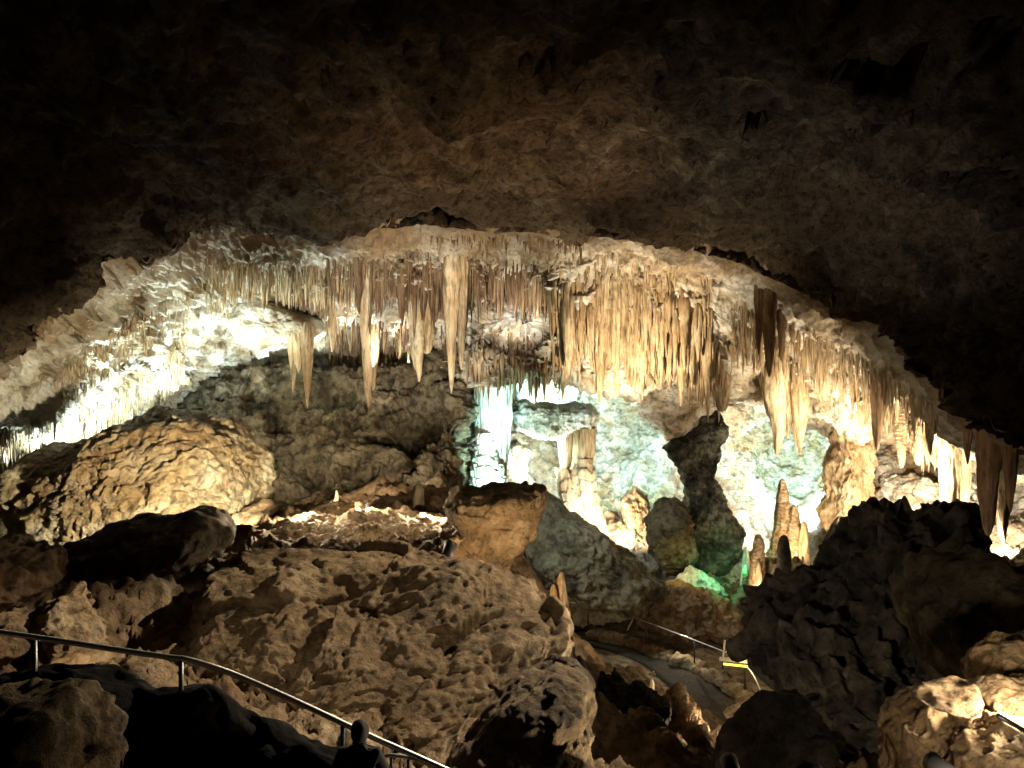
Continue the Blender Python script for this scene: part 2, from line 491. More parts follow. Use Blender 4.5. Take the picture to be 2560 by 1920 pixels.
def sheet(name, rows, nu, nv, disp, material, world=False, kind=None, lip=None):
    """lofted rock surface through rows of control points, displaced towards the cave's inside"""
    P = np.array([[(p if world else W(*p)) for p in r] for r in rows], float)
    G = crom(crom(P, nv, 0), nu, 1)
    N = grid_normals(G)
    c = G.reshape(-1, 3)
    s = np.sign(np.sum(N * (np.array([0, 4.0, -1.0]) - G), -1).mean())
    if disp is not None:
        dd = disp(G)
        dd = dd - np.median(dd)
        if lip is not None:
            v = np.linspace(0, 1, nv)[:, None]
            dd = dd * np.clip(v / 0.10, 0, 1)
            la = lip[:, 0] / lip[:, 1]
            k = np.argsort(la)
            q = G[0, :, 0] / G[0, :, 1]
            T = np.stack([np.interp(q, la[k], lip[k, c]) for c in range(3)], 1) + [0, -0.25, 0.12]
            G = G + np.exp(-(v / 0.07) ** 2)[..., None] * (T - G[0])[None]
        G = G + N * s * dd[..., None]
    o = make_obj(name, G, grid_faces(nu, nv), material)
    if kind:
        o["kind"] = kind
    SURF.append(G)
    return o, G


SURF = []


def boulder(name, outline, D, thick, material, disp, nt=220, nph=110, tilt=0.0, tiltx=0.0, flat=0.55, label=None, cat="boulder", group=None, shrink=0.6):
    """closed rock whose silhouette follows an outline at distance D, with real thickness;
    tilt: metres further away per working pixel upwards"""
    O = np.array(outline, float)
    m = len(O)
    # closed linear/smooth resample by arc length
    C = np.vstack([O, O[:1]])
    Lg = np.concatenate([[0], np.cumsum(np.linalg.norm(np.diff(C, axis=0), axis=1))])
    s = np.linspace(0, Lg[-1], nt, endpoint=False)
    R = np.stack([np.interp(s, Lg, C[:, k]) for k in (0, 1)], 1)
    for _ in range(2):
        R = 0.25 * np.roll(R, 1, 0) + 0.5 * R + 0.25 * np.roll(R, -1, 0)
    c = R.mean(0)
    sv = np.linspace(0.004, math.pi - 0.004, nph)
    rr = np.sin(sv)
    ph = np.arcsin(np.clip(rr ** (1 / flat), 0, 1))
    ph = np.where(sv > math.pi / 2, math.pi - ph, ph)
    dp = -np.sign(np.cos(ph)) * np.abs(np.cos(ph)) ** 0.9
    px = c[0] + rr[:, None] * (R[None, :, 0] - c[0])
    py = c[1] + rr[:, None] * (R[None, :, 1] - c[1])
    D0 = D + tilt * (c[1] - py) + tiltx * (px - c[0])
    X = (px - CX) / F * D0
    Y = D0 + thick * dp[:, None]
    Z = (CY - py) / F * D0
    G = np.stack([X, Y, Z], -1)
    N = grid_normals(G, True)
    cen = G.reshape(-1, 3).mean(0)
    if np.sum(N * (G - cen)) < 0:
        N = -N
    if disp is not None:
        dd = blur(disp(G), True, 1)
        G = G + N * (dd - dd.mean() - shrink * dd.std())[..., None]
    o = make_obj(name, G, grid_faces(nt, nph, True), material, origin=[cen[0], cen[1], G[..., 2].min()])
    # close the poles
    tag(o, label, cat, group)
    SURF.append(G)
    return o


def tube(name, pts, rad, material, parent=None, seg=10, n=None, closed_caps=True):
    P = np.array(pts, float)
    if n:
        P = crom(P, n, 0)
    T = np.gradient(P, axis=0)
    T /= np.linalg.norm(T, axis=1, keepdims=True)
    up = np.array([0, 0, 1.0])
    if abs(T[0] @ up) > 0.9:
        up = np.array([0, 1.0, 0])
    A = np.cross(T, up)
    A /= np.linalg.norm(A, axis=1, keepdims=True)
    B = np.cross(A, T)
    a = np.linspace(0, 2 * math.pi, seg, endpoint=False)
    rad = np.broadcast_to(np.asarray(rad, float), (len(P),))
    G = P[:, None] + rad[:, None, None] * (np.cos(a)[None, :, None] * A[:, None] + np.sin(a)[None, :, None] * B[:, None])
    G = np.concatenate([P[None, :1].repeat(seg, 1).reshape(1, seg, 3), G, P[None, -1:].repeat(seg, 1).reshape(1, seg, 3)], 0)
    return make_obj(name, G, grid_faces(seg, len(G), True), material, parent, origin=P[0] * 0 if parent is None else np.asarray(parent.location))


def spike(root, length, r, seed, seg=20, rings=34, p=0.8, flute=0.22, bumps=0.08, flare=0.5, squash=1.0, up=0.5, lean=(0, 0), knob=0.0, ang=0.0, blunt=0.0, sgn=-1):
    """vertices of a stalactite (sgn -1) or stalagmite (sgn +1) rooted at a point"""
    t = np.linspace(-up / max(length, 0.01), 1, rings)
    a = np.linspace(0, 2 * math.pi, seg, endpoint=False)
    tc = np.clip(t, 0, 1)
    prof = (1 - tc) ** p * (1 - blunt) + blunt * np.sqrt(np.clip(1 - tc ** 6, 0, 1))
    prof = prof + 0.35 * np.clip(-t, 0, 1.5) + flare * 0.6 * np.exp(-np.maximum((t - t[0]) * length / r, 0) * 0.7)
    prof = prof * np.clip((t - t[0]) / (0.08 - t[0]), 0.0, 1) ** 0.45 if sgn < 0 else prof
    prof[-1] = 0.0
    Z = root[2] + sgn * t * length
    U = np.stack([np.cos(a)[None].repeat(rings, 0) * 1.6, np.sin(a)[None].repeat(rings, 0) * 1.6, (t * 1.4)[:, None].repeat(seg, 1)], -1) + seed * 7.31
    n = pn(U, (1.5, 1.5, 0.8), seed)
    n2 = pn(U, (2.8, 2.8, 1.1), seed + 3)
    nb = pn(U, (2.2, 2.2, 9.0), seed + 5)
    R = r * prof[:, None] * (1 + flute * (n + 0.7 * n2) + bumps * nb)
    if knob:
        k1 = worley(U, (2.4, 2.4, 5.5 * max(1, length / (6 * r) * 0.5)), seed)[0]
        R = R + r * knob * prof[:, None] * (0.5 - k1)
    wob = 0.25 * r
    cx = root[0] + lean[0] * tc * length + wob * pn(np.stack([t * 2, t * 0, t * 0 + seed], -1), 1.0, seed)
    cy = root[1] + lean[1] * tc * length
    ca, sa = math.cos(ang), math.sin(ang)
    ex, ey = R * np.cos(a), R * np.sin(a) * squash
    G = np.stack([cx[:, None] + ex * ca - ey * sa, cy[:, None] + ex * sa + ey * ca, Z[:, None] + 0 * R], -1)
    return G


# ------------------------------------------------------------------ the cave itself
def dent(G, dx, dy, D, rad, depth):
    """a hollow in a rock surface (metres)"""
    d = np.linalg.norm(G - W(dx, dy, D), axis=-1) / rad
    return -depth * np.exp(-d ** 4)


# --- near vault: the big dark ceiling, open towards the viewer's back
LIP = [(-420, 1250, 24), (-260, 960, 24.5), (-90, 810, 25.5), (0, 752, 26), (60, 695, 27), (185, 628, 28), (250, 555, 29), (350, 512, 30), (500, 468, 33), (700, 492, 36),
       (950, 503, 37), (1200, 512, 37), (1450, 540, 36), (1600, 580, 35), (1750, 640, 33), (1900, 700, 30), (2000, 790, 27),
       (2085, 900, 24.5), (2140, 935, 22.5), (2230, 965, 21), (2420, 1060, 20), (2700, 1500, 19)]
lipW = np.array([W(*p) for p in LIP])
rows = []
for s, rise in ((0.0, 0.0), (0.12, -0.15), (0.3, 0.25), (0.5, 0.45), (0.72, 0.9), (1.0, 0.6), (1.5, 0.8)):
    q = lipW.copy()
    q[:, 1] = lipW[:, 1] * (1 - s) + 2.0 * s
    q[:, 0] = lipW[:, 0] * (1 - 0.10 * min(s, 1))
    q[:, 2] = lipW[:, 2] + rise * 1.2 + 0.5 * s
    rows.append(q)
# a short return behind the lip
back = lipW.copy()
back[:, 1] += 0.6
back[:, 2] += 0.25
rows = [back] + rows


def vault_disp(G):
    wv = 0.8 * fbm(G, 0.35, 3, 5)[..., None]
    _, _, t0 = worley(G + wv, (0.17, 0.13, 0.3), 20)
    F1, F2, t = worley(G + 0.6 * wv, (0.5, 0.4, 0.9), 21)
    g1, g2, t2 = worley(G + 0.35 * fbm(G, 1.3, 2, 6)[..., None], (1.7, 1.4, 2.2), 22)
    d = 0.7 * fbm(G, 0.13, 3, 3) + 0.8 * ridged(G, (0.11, 0.07, 0.1), 2, 15) + 0.45 * blur(t0, False, 3) + 0.46 * blur(t, False, 1) + 0.24 * t2 + 0.07 * worley(G, (4.2, 3.4, 5.0), 23)[2]
    d = d + 0.06 * ridged(G, (0.9, 0.5, 2.2), 4, 8) + 0.10 * fbm(G, 2.2, 4, 12) + knobs(G, 1.3, 0.14, 13)
    crack = np.clip(0.05 - (F2 - F1), 0, 1) * np.clip(fbm(G, 0.2, 2, 14) * 3, 0, 1)
    return d - 6.0 * crack


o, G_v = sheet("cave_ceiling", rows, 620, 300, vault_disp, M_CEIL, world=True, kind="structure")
vv = np.linspace(0, 7, 300)[:, None] - 1.0          # paler towards the lip: light falloff painted into the rock colour
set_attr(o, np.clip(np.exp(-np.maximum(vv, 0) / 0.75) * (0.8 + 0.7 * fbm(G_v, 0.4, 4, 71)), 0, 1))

# --- inner ceiling beyond the lip, sloping down to the back walls
cols = [
    [(-260, 945, 23.8), (-260, 990, 27), (-260, 1010, 29), (-260, 1030, 31), (-260, 1050, 33), (-260, 1075, 36), (-260, 1100, 39)],
    [(0, 730, 25.2), (0, 800, 27.5), (0, 850, 28.5), (0, 880, 30), (0, 930, 32.5), (0, 978, 35), (0, 988, 38)],
    [(120, 638, 26.6), (120, 720, 29), (120, 800, 30.5), (120, 860, 32), (120, 915, 34), (120, 962, 36), (120, 972, 40)],
    [(280, 512, 28.4), (280, 610, 31.5), (280, 690, 33.5), (280, 770, 35.5), (280, 840, 37), (280, 895, 39), (280, 915, 42)],
    [(430, 480, 31.0), (430, 575, 35), (430, 640, 37.5), (430, 690, 39.5), (430, 740, 41), (430, 820, 43), (430, 870, 46)],
    [(600, 470, 34.0), (600, 560, 37), (600, 600, 39.5), (600, 660, 41), (600, 700, 44.5), (600, 770, 48), (600, 815, 52)],
    [(760, 482, 35.6), (760, 540, 38.0), (760, 580, 39.5), (760, 670, 41), (760, 705, 44.5), (760, 770, 49), (760, 815, 53)],
    [(860, 488, 35.9), (860, 545, 38.6), (860, 590, 39.2), (860, 680, 40.5), (860, 715, 44), (860, 780, 49), (860, 815, 53)],
    [(1000, 492, 36.2), (1000, 548, 39.0), (1000, 590, 39.6), (1000, 660, 41), (1000, 720, 42.5), (1000, 780, 41.5), (1000, 840, 42)],
    [(1120, 496, 36.2), (1120, 560, 40.0), (1120, 610, 42), (1120, 690, 43), (1120, 730, 41.6), (1120, 785, 40.8), (1120, 835, 41.5)],
    [(1220, 500, 36.2), (1220, 555, 38.6), (1220, 600, 39.4), (1220, 690, 40), (1220, 760, 40.6), (1220, 810, 41), (1220, 830, 43)],
    [(1350, 512, 35.7), (1350, 550, 37.8), (1350, 620, 38.9), (1350, 700, 39.6), (1350, 780, 40.1), (1350, 838, 40.6), (1350, 850, 44)],
    [(1480, 530, 35.0), (1480, 570, 36.8), (1480, 640, 38.0), (1480, 710, 38.8), (1480, 770, 39.4), (1480, 800, 40.4), (1480, 815, 44)],
    [(1580, 560, 34.3), (1580, 600, 36.6), (1580, 670, 38.2), (1580, 740, 39.4), (1580, 810, 40.4), (1580, 850, 41.5), (1580, 865, 46)],
    [(1680, 600, 33.4), (1680, 640, 35.6), (1680, 700, 37.6), (1680, 760, 39.4), (1680, 800, 41), (1680, 850, 44), (1680, 900, 50)],
    [(1780, 640, 31.8), (1780, 680, 35), (1780, 740, 37), (1780, 800, 38.4), (1780, 870, 39.6), (1780, 920, 41), (1780, 935, 47)],
    [(1860, 680, 30.2), (1860, 720, 33.4), (1860, 780, 35.8), (1860, 840, 37), (1860, 900, 38), (1860, 940, 39.5), (1860, 955, 44)],
    [(1970, 745, 27.2), (1970, 800, 31.5), (1970, 840, 33.5), (1970, 880, 35.5), (1970, 930, 37.5), (1970, 960, 40), (1970, 975, 45)],
    [(2085, 885, 23.8), (2085, 925, 28), (2085, 950, 30), (2085, 975, 32.5), (2085, 990, 35), (2085, 1000, 38), (2085, 1005, 42)],
    [(2300, 975, 19.8), (2300, 1005, 24), (2300, 1015, 27), (2300, 1025, 29), (2300, 1035, 32), (2300, 1045, 34), (2300, 1055, 38)],
]
rows = [[c[k] for c in cols] for k in range(7)]


def lowceil_disp(G):
    d = 0.40 * fbm(G, 0.2, 3, 41) + 0.07 * fbm(G, 4.0, 3, 43) + knobs(G, 4.5, 0.07, 44)
    _, _, t = worley(G + 0.5 * fbm(G, 0.7, 2, 45)[..., None], (0.6, 0.6, 1.2), 46)
    _, _, t2 = worley(G + 0.3 * fbm(G, 1.4, 2, 45)[..., None], (1.6, 1.6, 3.4), 50)
    x = G[..., 0]
    right = np.clip((x - 2.0) / 1.5, 0, 1)
    left = 0.25 * ridged(G, (0.3, 0.3, 1.5), 3, 42) + drips(G, 1.8, 0.10, 49) + 0.26 * t2 + 0.35 * t + knobs(G, 2.4, 0.16, 53)
    # the great curtain: vertical organ-pipe folds, knobbly between
    cur = drips(G, 0.55, 0.55, 48) + drips(G, 1.5, 0.26, 52) + knobs(G, (2.2, 2.2, 1.3), 0.22, 47) + 0.25 * fbm(G, 0.5, 3, 51)
    return d + 0.2 * t + right * cur + (1 - right) * left


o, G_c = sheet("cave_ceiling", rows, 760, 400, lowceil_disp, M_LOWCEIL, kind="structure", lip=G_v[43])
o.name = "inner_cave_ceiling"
vv = np.linspace(0, 1, 400)[:, None]                # browner at the lip, paler further in: dimmer light painted as colour
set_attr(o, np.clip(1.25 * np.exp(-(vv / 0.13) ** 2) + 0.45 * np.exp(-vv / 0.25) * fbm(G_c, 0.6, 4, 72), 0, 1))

# --- middle back wall
cols = [
    [(300, 980, 46), (330, 960, 43), (330, 1000, 41.5), (330, 1060, 40), (330, 1130, 38.5), (330, 1230, 37)],
    [(400, 930, 48), (400, 872, 44), (400, 930, 42), (400, 1000, 40.5), (400, 1080, 39), (400, 1200, 37)],
    [(470, 900, 49), (470, 806, 45), (470, 860, 42.5), (470, 960, 41), (470, 1060, 39), (470, 1200, 36.5)],
    [(560, 900, 49.5), (560, 796, 45.5), (560, 850, 43), (560, 940, 41.5), (560, 1050, 39), (560, 1200, 36)],
    [(660, 900, 49.5), (650, 805, 45), (650, 860, 43), (650, 940, 41.5), (650, 1040, 39), (650, 1200, 36)],
    [(760, 900, 49), (760, 800, 45), (760, 860, 43), (760, 940, 41), (760, 1020, 39.5), (760, 1180, 36)],
    [(880, 900, 48), (880, 780, 44), (880, 850, 42.5), (880, 930, 40.5), (880, 1010, 38.5), (880, 1160, 36)],
    [(950, 900, 47), (950, 750, 43.5), (950, 830, 42), (945, 930, 40), (945, 1010, 38), (945, 1160, 36)],
    [(1020, 900, 46), (1020, 740, 43.5), (1000, 830, 42), (990, 930, 40.5), (988, 1010, 39.5), (988, 1160, 37.5)],
    [(1040, 900, 49), (1045, 740, 46), (1020, 830, 46.5), (1006, 930, 46.5), (1004, 1010, 46), (1004, 1160, 42)],
]
rows = [[c[k] for c in cols] for k in range(6)]


def wall_disp(G):
    d = rocky(G, 0.55, 60, 0.4) + knobs(G, 1.3, 0.45, 64) + knobs(G, 2.8, 0.20, 65) + drips(G, 0.9, 0.35, 66)
    d = d - 1.6 * np.clip(fbm(G, 0.8, 3, 67) - 0.22, 0, 1)
    for h in ((900, 935, 40.5, 1.25, 2.6), (880, 905, 40.5, 0.7, 1.6), (925, 870, 41, 0.9, 1.4), (665, 1010, 40, 1.0, 1.3), (690, 1050, 39.5, 0.9, 1.3),
              (830, 960, 40.5, 0.5, 0.8), (800, 1040, 39.3, 0.6, 1.1), (960, 900, 40.3, 0.6, 0.9), (735, 860, 43, 1.1, 1.2), (560, 1020, 39.5, 0.9, 0.8)):
        d = d + dent(G, *h)
    return d


sheet("middle_cave_wall", rows, 380, 240, wall_disp, M_WALL, kind="structure")

# --- right-hand alcove wall
cols = [
    [(900, 770, 48), (900, 850, 49), (900, 930, 49), (900, 1010, 48.5), (900, 1100, 47), (900, 1200, 45), (900, 1330, 43)],
    [(1060, 770, 47), (1060, 850, 48), (1060, 930, 48), (1060, 1010, 46.5), (1060, 1100, 44), (1060, 1200, 41), (1060, 1330, 39)],
    [(1200, 770, 49), (1200, 850, 50), (1200, 940, 50), (1200, 1020, 49), (1200, 1110, 46), (1200, 1210, 43), (1200, 1340, 40)],
    [(1330, 780, 49), (1330, 860, 50), (1330, 950, 50.5), (1330, 1030, 49.5), (1330, 1110, 47.5), (1330, 1200, 44), (1330, 1340, 40.5)],
    [(1460, 800, 49), (1460, 880, 50), (1460, 960, 50), (1460, 1040, 49), (1460, 1120, 47), (1460, 1210, 44), (1460, 1340, 41)],
    [(1600, 830, 49), (1590, 900, 49), (1590, 970, 50), (1590, 1060, 49.5), (1590, 1140, 48), (1590, 1230, 45), (1590, 1340, 41)],
    [(1710, 860, 50), (1710, 930, 52), (1710, 1000, 52), (1710, 1070, 51), (1710, 1140, 49), (1710, 1240, 45), (1710, 1340, 41)],
    [(1800, 880, 47), (1800, 940, 48), (1800, 1000, 48.5), (1800, 1070, 47), (1800, 1140, 45), (1800, 1230, 42), (1800, 1340, 39)],
    [(1870, 900, 43), (1870, 950, 43), (1870, 1010, 43), (1870, 1080, 42), (1870, 1150, 41), (1870, 1240, 39), (1870, 1340, 37)],
    [(1970, 920, 43), (1970, 960, 42.5), (1970, 1010, 41.5), (1970, 1050, 39.5), (1970, 1090, 39), (1970, 1200, 37), (1970, 1340, 34)],
    [(2090, 930, 41), (2090, 970, 40.5), (2090, 1020, 39), (2090, 1080, 37), (2090, 1150, 35), (2090, 1230, 32), (2090, 1340, 28)],
    [(2200, 950, 39), (2200, 990, 38.5), (2200, 1040, 37.5), (2200, 1110, 36), (2200, 1180, 33), (2200, 1230, 30), (2200, 1330, 26)],
    [(2420, 970, 36), (2420, 1020, 35), (2420, 1090, 34), (2420, 1160, 33), (2420, 1220, 30), (2420, 1290, 27), (2420, 1400, 24)],
]
rows = [[c[k] for c in cols] for k in range(7)]


def alc_disp(G):
    x = G[..., 0]
    d = rocky(G, 0.8, 80, 0.26, 0.8) + drips(G, 0.8, 0.3, 83)
    warm = np.clip((x - 17.0) / 3.0, 0, 1)
    d = d + knobs(G, 2.2, 0.24, 84) * (0.45 + 0.55 * warm) + 0.35 * knobs(G, 0.8, 0.5, 85) + knobs(G, 4.6, 0.09, 86)
    for h in ((1395, 1080, 47, 1.0, 1.2), (1420, 1120, 46, 0.9, 1.2), (1160, 1020, 48, 0.9, 1.0), (1720, 1010, 51, 2.2, 1.2), (1970, 1000, 41, 1.1, 0.8)):
        d = d + dent(G, *h)
    return d


sheet("alcove_cave_wall", rows, 620, 320, alc_disp, M_ALC, kind="structure")

# --- floor: heights through scattered control points, thin-plate interpolated
FC = [(1280, 1378, 39.6), (1400, 1420, 36.8), (1500, 1470, 34.0), (1620, 1530, 31.0), (1750, 1610, 27.8), (1850, 1680, 25.5), (1200, 1367, 40.4), (1680, 1470, 34.0), (1780, 1530, 31.0), (1850, 1600, 28.2),
      (1120, 1345, 42), (1340, 1326, 42.5), (1450, 1345, 41), (1560, 1400, 38), (1560, 1290, 43), (1650, 1280, 42), (1750, 1300, 40), (1350, 1270, 45), (1500, 1270, 45), (1700, 1200, 47), (1700, 1170, 55),
      (1330, 1410, 36), (1430, 1475, 30.5), (1490, 1545, 26.5), (1550, 1585, 24), (1620, 1620, 22), (1380, 1590, 21), (1430, 1630, 18.5), (1320, 1700, 15), (1500, 1680, 16), (1620, 1740, 15), (1270, 1450, 30), (1200, 1400, 34),
      (560, 1118, 28), (700, 1088, 31), (900, 1082, 34), (1000, 1085, 33), (850, 1095, 29), (950, 1090, 30), (1000, 1110, 27), (800, 1130, 25), (650, 1140, 23.5), (850, 1188, 20), (700, 1190, 20), (1000, 1198, 20), (1100, 1240, 25), (1150, 1270, 30), (520, 1170, 22), (600, 1200, 18),
      (420, 1160, 31), (200, 1190, 31), (60, 1180, 31), (-150, 1180, 31), (120, 1250, 22), (300, 1260, 21), (100, 1330, 15), (260, 1430, 13), (0, 1330, 17), (-200, 1300, 20), (60, 1480, 10.5), (300, 1560, 10),
      (700, 1090, 42), (400, 1090, 46), (1000, 1080, 44), (1200, 1250, 50), (1500, 1250, 52), (0, 1090, 45), (1900, 1280, 44), (2200, 1240, 38), (2050, 1500, 26), (2000, 1700, 18), (2250, 1560, 12.5), (2100, 1650, 11), (2350, 1400, 20)]
fp = np.array([W(*p) for p in FC])
extra = np.array([[-1, 7.5, -5.2], [3, 7.5, -5.8], [-5, 7.5, -4.9], [-10, 7.5, -4.6], [8, 7, -5.4], [14, 8, -5], [-2, 3.5, -4.9], [4, 3.5, -5], [-8, 3, -4.7], [0, 0, -4.6], [-20, 10, -5], [18, 14, -6], [-26, 30, -7], [28, 30, -9], [10, 1, -5], [-14, 0, -5],
                  [-30, 50, -8], [0, 60, -10], [30, 60, -12], [0, -8, -4.6], [-20, -8, -4.6], [18, -8, -4.8]], float)
fp = np.vstack([fp, extra])


def tps(pts, xy):
    def U(r2):
        return 0.5 * r2 * np.log(np.maximum(r2, 1e-9))
    n = len(pts)
    A = np.zeros((n + 3, n + 3))
    d = pts[:, None, :2] - pts[None, :, :2]
    A[:n, :n] = U((d ** 2).sum(-1)) + np.eye(n) * 0.6
    A[:n, n] = 1
    A[:n, n + 1:] = pts[:, :2]
    A[n:, :n] = A[:n, n:].T
    w = np.linalg.solve(A, np.concatenate([pts[:, 2], [0, 0, 0]]))
    out = w[n] + xy @ w[n + 1:]
    for k in range(n):
        out = out + w[k] * U(((xy - pts[k, :2]) ** 2).sum(-1))
    return out


def densify(pts, n):
    return crom(np.array(pts, float), n, 0)


PATH_L = [(1180, 1394), (1284, 1396), (1376, 1426), (1432, 1468), (1482, 1512), (1540, 1552), (1598, 1582), (1660, 1625), (1720, 1690)]
PATH_R = [(1180, 1360), (1290, 1364), (1400, 1408), (1500, 1452), (1560, 1488), (1630, 1545), (1700, 1590), (1790, 1650), (1860, 1720)]
PZ = 13.5
pl = densify([W(a, b, PZ * F / (b - CY)) for a, b in PATH_L], 60)
pr = densify([W(a, b, PZ * F / (b - CY)) for a, b in PATH_R], 60)
P2L = [(1600, 1420), (1660, 1478), (1740, 1530), (1800, 1580), (1840, 1640), (1860, 1720)]
P2R = [(1640, 1420), (1690, 1466), (1765, 1512), (1830, 1560), (1880, 1620), (1930, 1720)]
p2l = densify([W(a, b, PZ * F / (b - CY)) for a, b in P2L], 40)
p2r = densify([W(a, b, PZ * F / (b - CY)) for a, b in P2R], 40)

ang = np.linspace(-1.15, 1.15, 520)
dist = np.geomspace(3.2, 58, 400)
gx = (np.tan(ang)[None, :] * dist[:, None])
gx = np.clip(gx, -42, 42)
gy = dist[:, None] + 0 * gx
xy = np.stack([gx, gy], -1)
gz = tps(fp, xy)
gz = np.clip(gz, -17, 2)
mid = np.concatenate([(pl + pr) / 2, (p2l + p2r) / 2])[:, :2]
dm = np.full(gx.shape, 99.0)
for q in mid:
    dm = np.minimum(dm, np.hypot(gx - q[0], gy - q[1]))
pm = np.clip((dm - 1.5) / 1.6, 0, 1)
Gf = np.stack([gx, gy, gz], -1)
rough = rocky(Gf, 0.55, 100, 0.35) + knobs(Gf, 1.5, 0.25, 104) * 0.8 + 0.12 * fbm(Gf, 4, 3, 105)
Gf[..., 2] = gz * pm + (-PZ - 0.12) * (1 - pm) + rough * (0.06 + 0.94 * pm)
SURF.append(Gf)
tag(make_obj("cave_floor", Gf, grid_faces(520, 400), M_FLOOR), kind="structure")


def ribbon(name, L, R, material):
    G = np.stack([L * (1 - t) + R * t for t in np.linspace(0, 1, 7)], 0)
    G[..., 2] = -PZ + 0.02 * fbm(G, 0.8, 2, 9)
    edge = G[[0, -1]].copy()
    edge[..., 2] -= 0.35
    G = np.concatenate([edge[:1], G, edge[1:]], 0)
    return tag(make_obj(name, G, grid_faces(G.shape[1], G.shape[0]), material), kind="structure")


ribbon("path", pl, pr, M_PATH)
ribbon("path", p2l, p2r, M_PATH)

# surfaces for hanging things: rays against the ceilings
def bvh_of(Gs):
    V, Fc, off = [], [], 0
    for G in Gs:
        nv, nu = G.shape[:2]
        V.append(G.reshape(-1, 3))
        Fc.append(grid_faces(nu, nv) + off)
        off += nu * nv
    return BVHTree.FromPolygons(np.concatenate(V).tolist(), np.concatenate(Fc).tolist())


CEIL = bvh_of([G_v[::2, ::2], G_c[::2, ::2]])
FLOOR = bvh_of([Gf[::2, ::2]])


def floor_z(x, y, z0=5.0):
    h = FLOOR.ray_cast(Vector((x, y, z0)), Vector((0, 0, -1)))
    return h[0].z if h[0] else -10.0


# ------------------------------------------------------------------ boulders and rock masses
def d_brown(seed, big=0.5, s=0.5):
    return lambda G: rocky(G, big, seed, s) + 0.10 * ridged(G, (1.2, 1.2, 2.6), 4, seed + 4) + 0.02 * fbm(G, 9, 3, seed + 6)


def d_crag(G):
    """diagonal bedding ridges and broken faces"""
    c, n = math.cos(0.42), math.sin(0.42)
    R = np.stack([G[..., 0] * c + G[..., 2] * n, G[..., 1], -G[..., 0] * n + G[..., 2] * c], -1)
    R = R + 0.35 * fbm(G, 0.5, 3, 221)[..., None]
    _, _, t0 = worley(R, (0.35, 0.45, 0.7), 222)
    _, _, t1 = worley(R + 0.15 * fbm(G, 1.6, 2, 228)[..., None], (1.1, 1.3, 2.6), 223)
    d = 0.35 * fbm(G, 0.25, 3, 224) + 0.26 * t0 + 0.07 * t1
    d = d + 0.09 * ridged(R, (0.3, 0.45, 1.5), 4, 225, 0.5) + 0.035 * ridged(R, (0.7, 1.0, 5.0), 4, 226, 0.5)
    f1, f2, _ = worley(R + 0.2 * fbm(G, 0.9, 3, 229)[..., None], (0.33, 0.4, 0.62), 230)
    g1, g2, t2 = worley(R + 0.08 * fbm(G, 2.5, 3, 231)[..., None], (2.0, 2.0, 4.2), 232)
    d = d - 1.1 * np.clip(0.05 - (f2 - f1), 0, 1) - 0.5 * np.clip(0.06 - (g2 - g1), 0, 1) + 0.05 * t2
    return d + 0.03 * fbm(G, 8, 3, 227)


def d_pop(seed, big, s, k, ka):
    return lambda G: rocky(G, big, seed, s) + knobs(G, k, ka, seed + 4) + 0.5 * knobs(G, k * 2.1, ka * 0.6, seed + 5)


boulder("flowstone_mound", [(28, 1040), (60, 1000), (120, 975), (190, 955), (260, 918), (330, 890), (410, 888), (480, 902), (540, 928), (562, 990), (565, 1080), (545, 1150), (470, 1200), (300, 1230), (150, 1200), (70, 1150), (40, 1095)],
        30.5, 4.0, M_FLOW, lambda G: d_pop(201, 0.5, 0.3, 1.5, 0.26)(G) + knobs(G, 5.0, 0.11, 209), 620, 340, tilt=0.006, flat=0.6,
        label="large rounded flowstone mound glittering with knobbly popcorn, under the low left ceiling", cat="flowstone")
boulder("big_boulder", [(230, 1470), (290, 1430), (350, 1385), (420, 1340), (440, 1270), (480, 1218), (560, 1200), (650, 1192), (750, 1200), (850, 1184), (960, 1190), (1050, 1215), (1130, 1262), (1195, 1300), (1213, 1350), (1210, 1400),
        (1170, 1440), (1100, 1480), (1040, 1530), (1000, 1575), (962, 1630), (950, 1730), (820, 1760), (650, 1700), (520, 1620), (400, 1550), (300, 1510)],
        13.5, 2.4, M_BROWN, d_crag, 640, 360, tilt=0.009, flat=0.62,
        label="huge brown limestone boulder with a streaked sloping face filling the lower middle", cat="boulder")
boulder("boulder", [(950, 1700), (958, 1630), (1000, 1565), (1060, 1492), (1120, 1452), (1200, 1424), (1258, 1450), (1290, 1500), (1302, 1570), (1300, 1720), (1200, 1790), (1000, 1790)],
        9.2, 1.2, M_BROWN, lambda G: 0.5 * d_crag(G * 1.6 + 3.0), 340, 200, tilt=0.004,
        label="rounded brown boulder leaning against the lower right end of the huge boulder")
boulder("block_boulder", [(958, 1085), (985, 1062), (1080, 1050), (1172, 1054), (1174, 1120), (1152, 1165), (1105, 1222), (1080, 1242), (1030, 1205), (995, 1190), (985, 1130)],
        21.0, 1.2, M_BROWN, lambda G: 0.10 * worley(G, 1.6, 5)[2] + rocky(G, 0.12, 241, 0.8) + drips(G, 1.6, 0.10, 7), 260, 150, tilt=-0.004, flat=0.35,
        label="square-topped reddish brown block leaning behind the huge boulder")
boulder("sloping_slab", [(1172, 1062), (1200, 1072), (1260, 1118), (1330, 1180), (1395, 1226), (1432, 1264), (1424, 1300), (1385, 1332), (1310, 1312), (1230, 1290), (1165, 1260), (1120, 1200), (1140, 1110)],
        38.0, 1.8, M_WALL, lambda G: rocky(G, 0.4, 251, 0.5) + knobs(G, 2.2, 0.18, 252), 260, 150, tilt=0.006,
        label="steep grey-green slab sloping down to the right beside the leaning block", cat="rock slab")
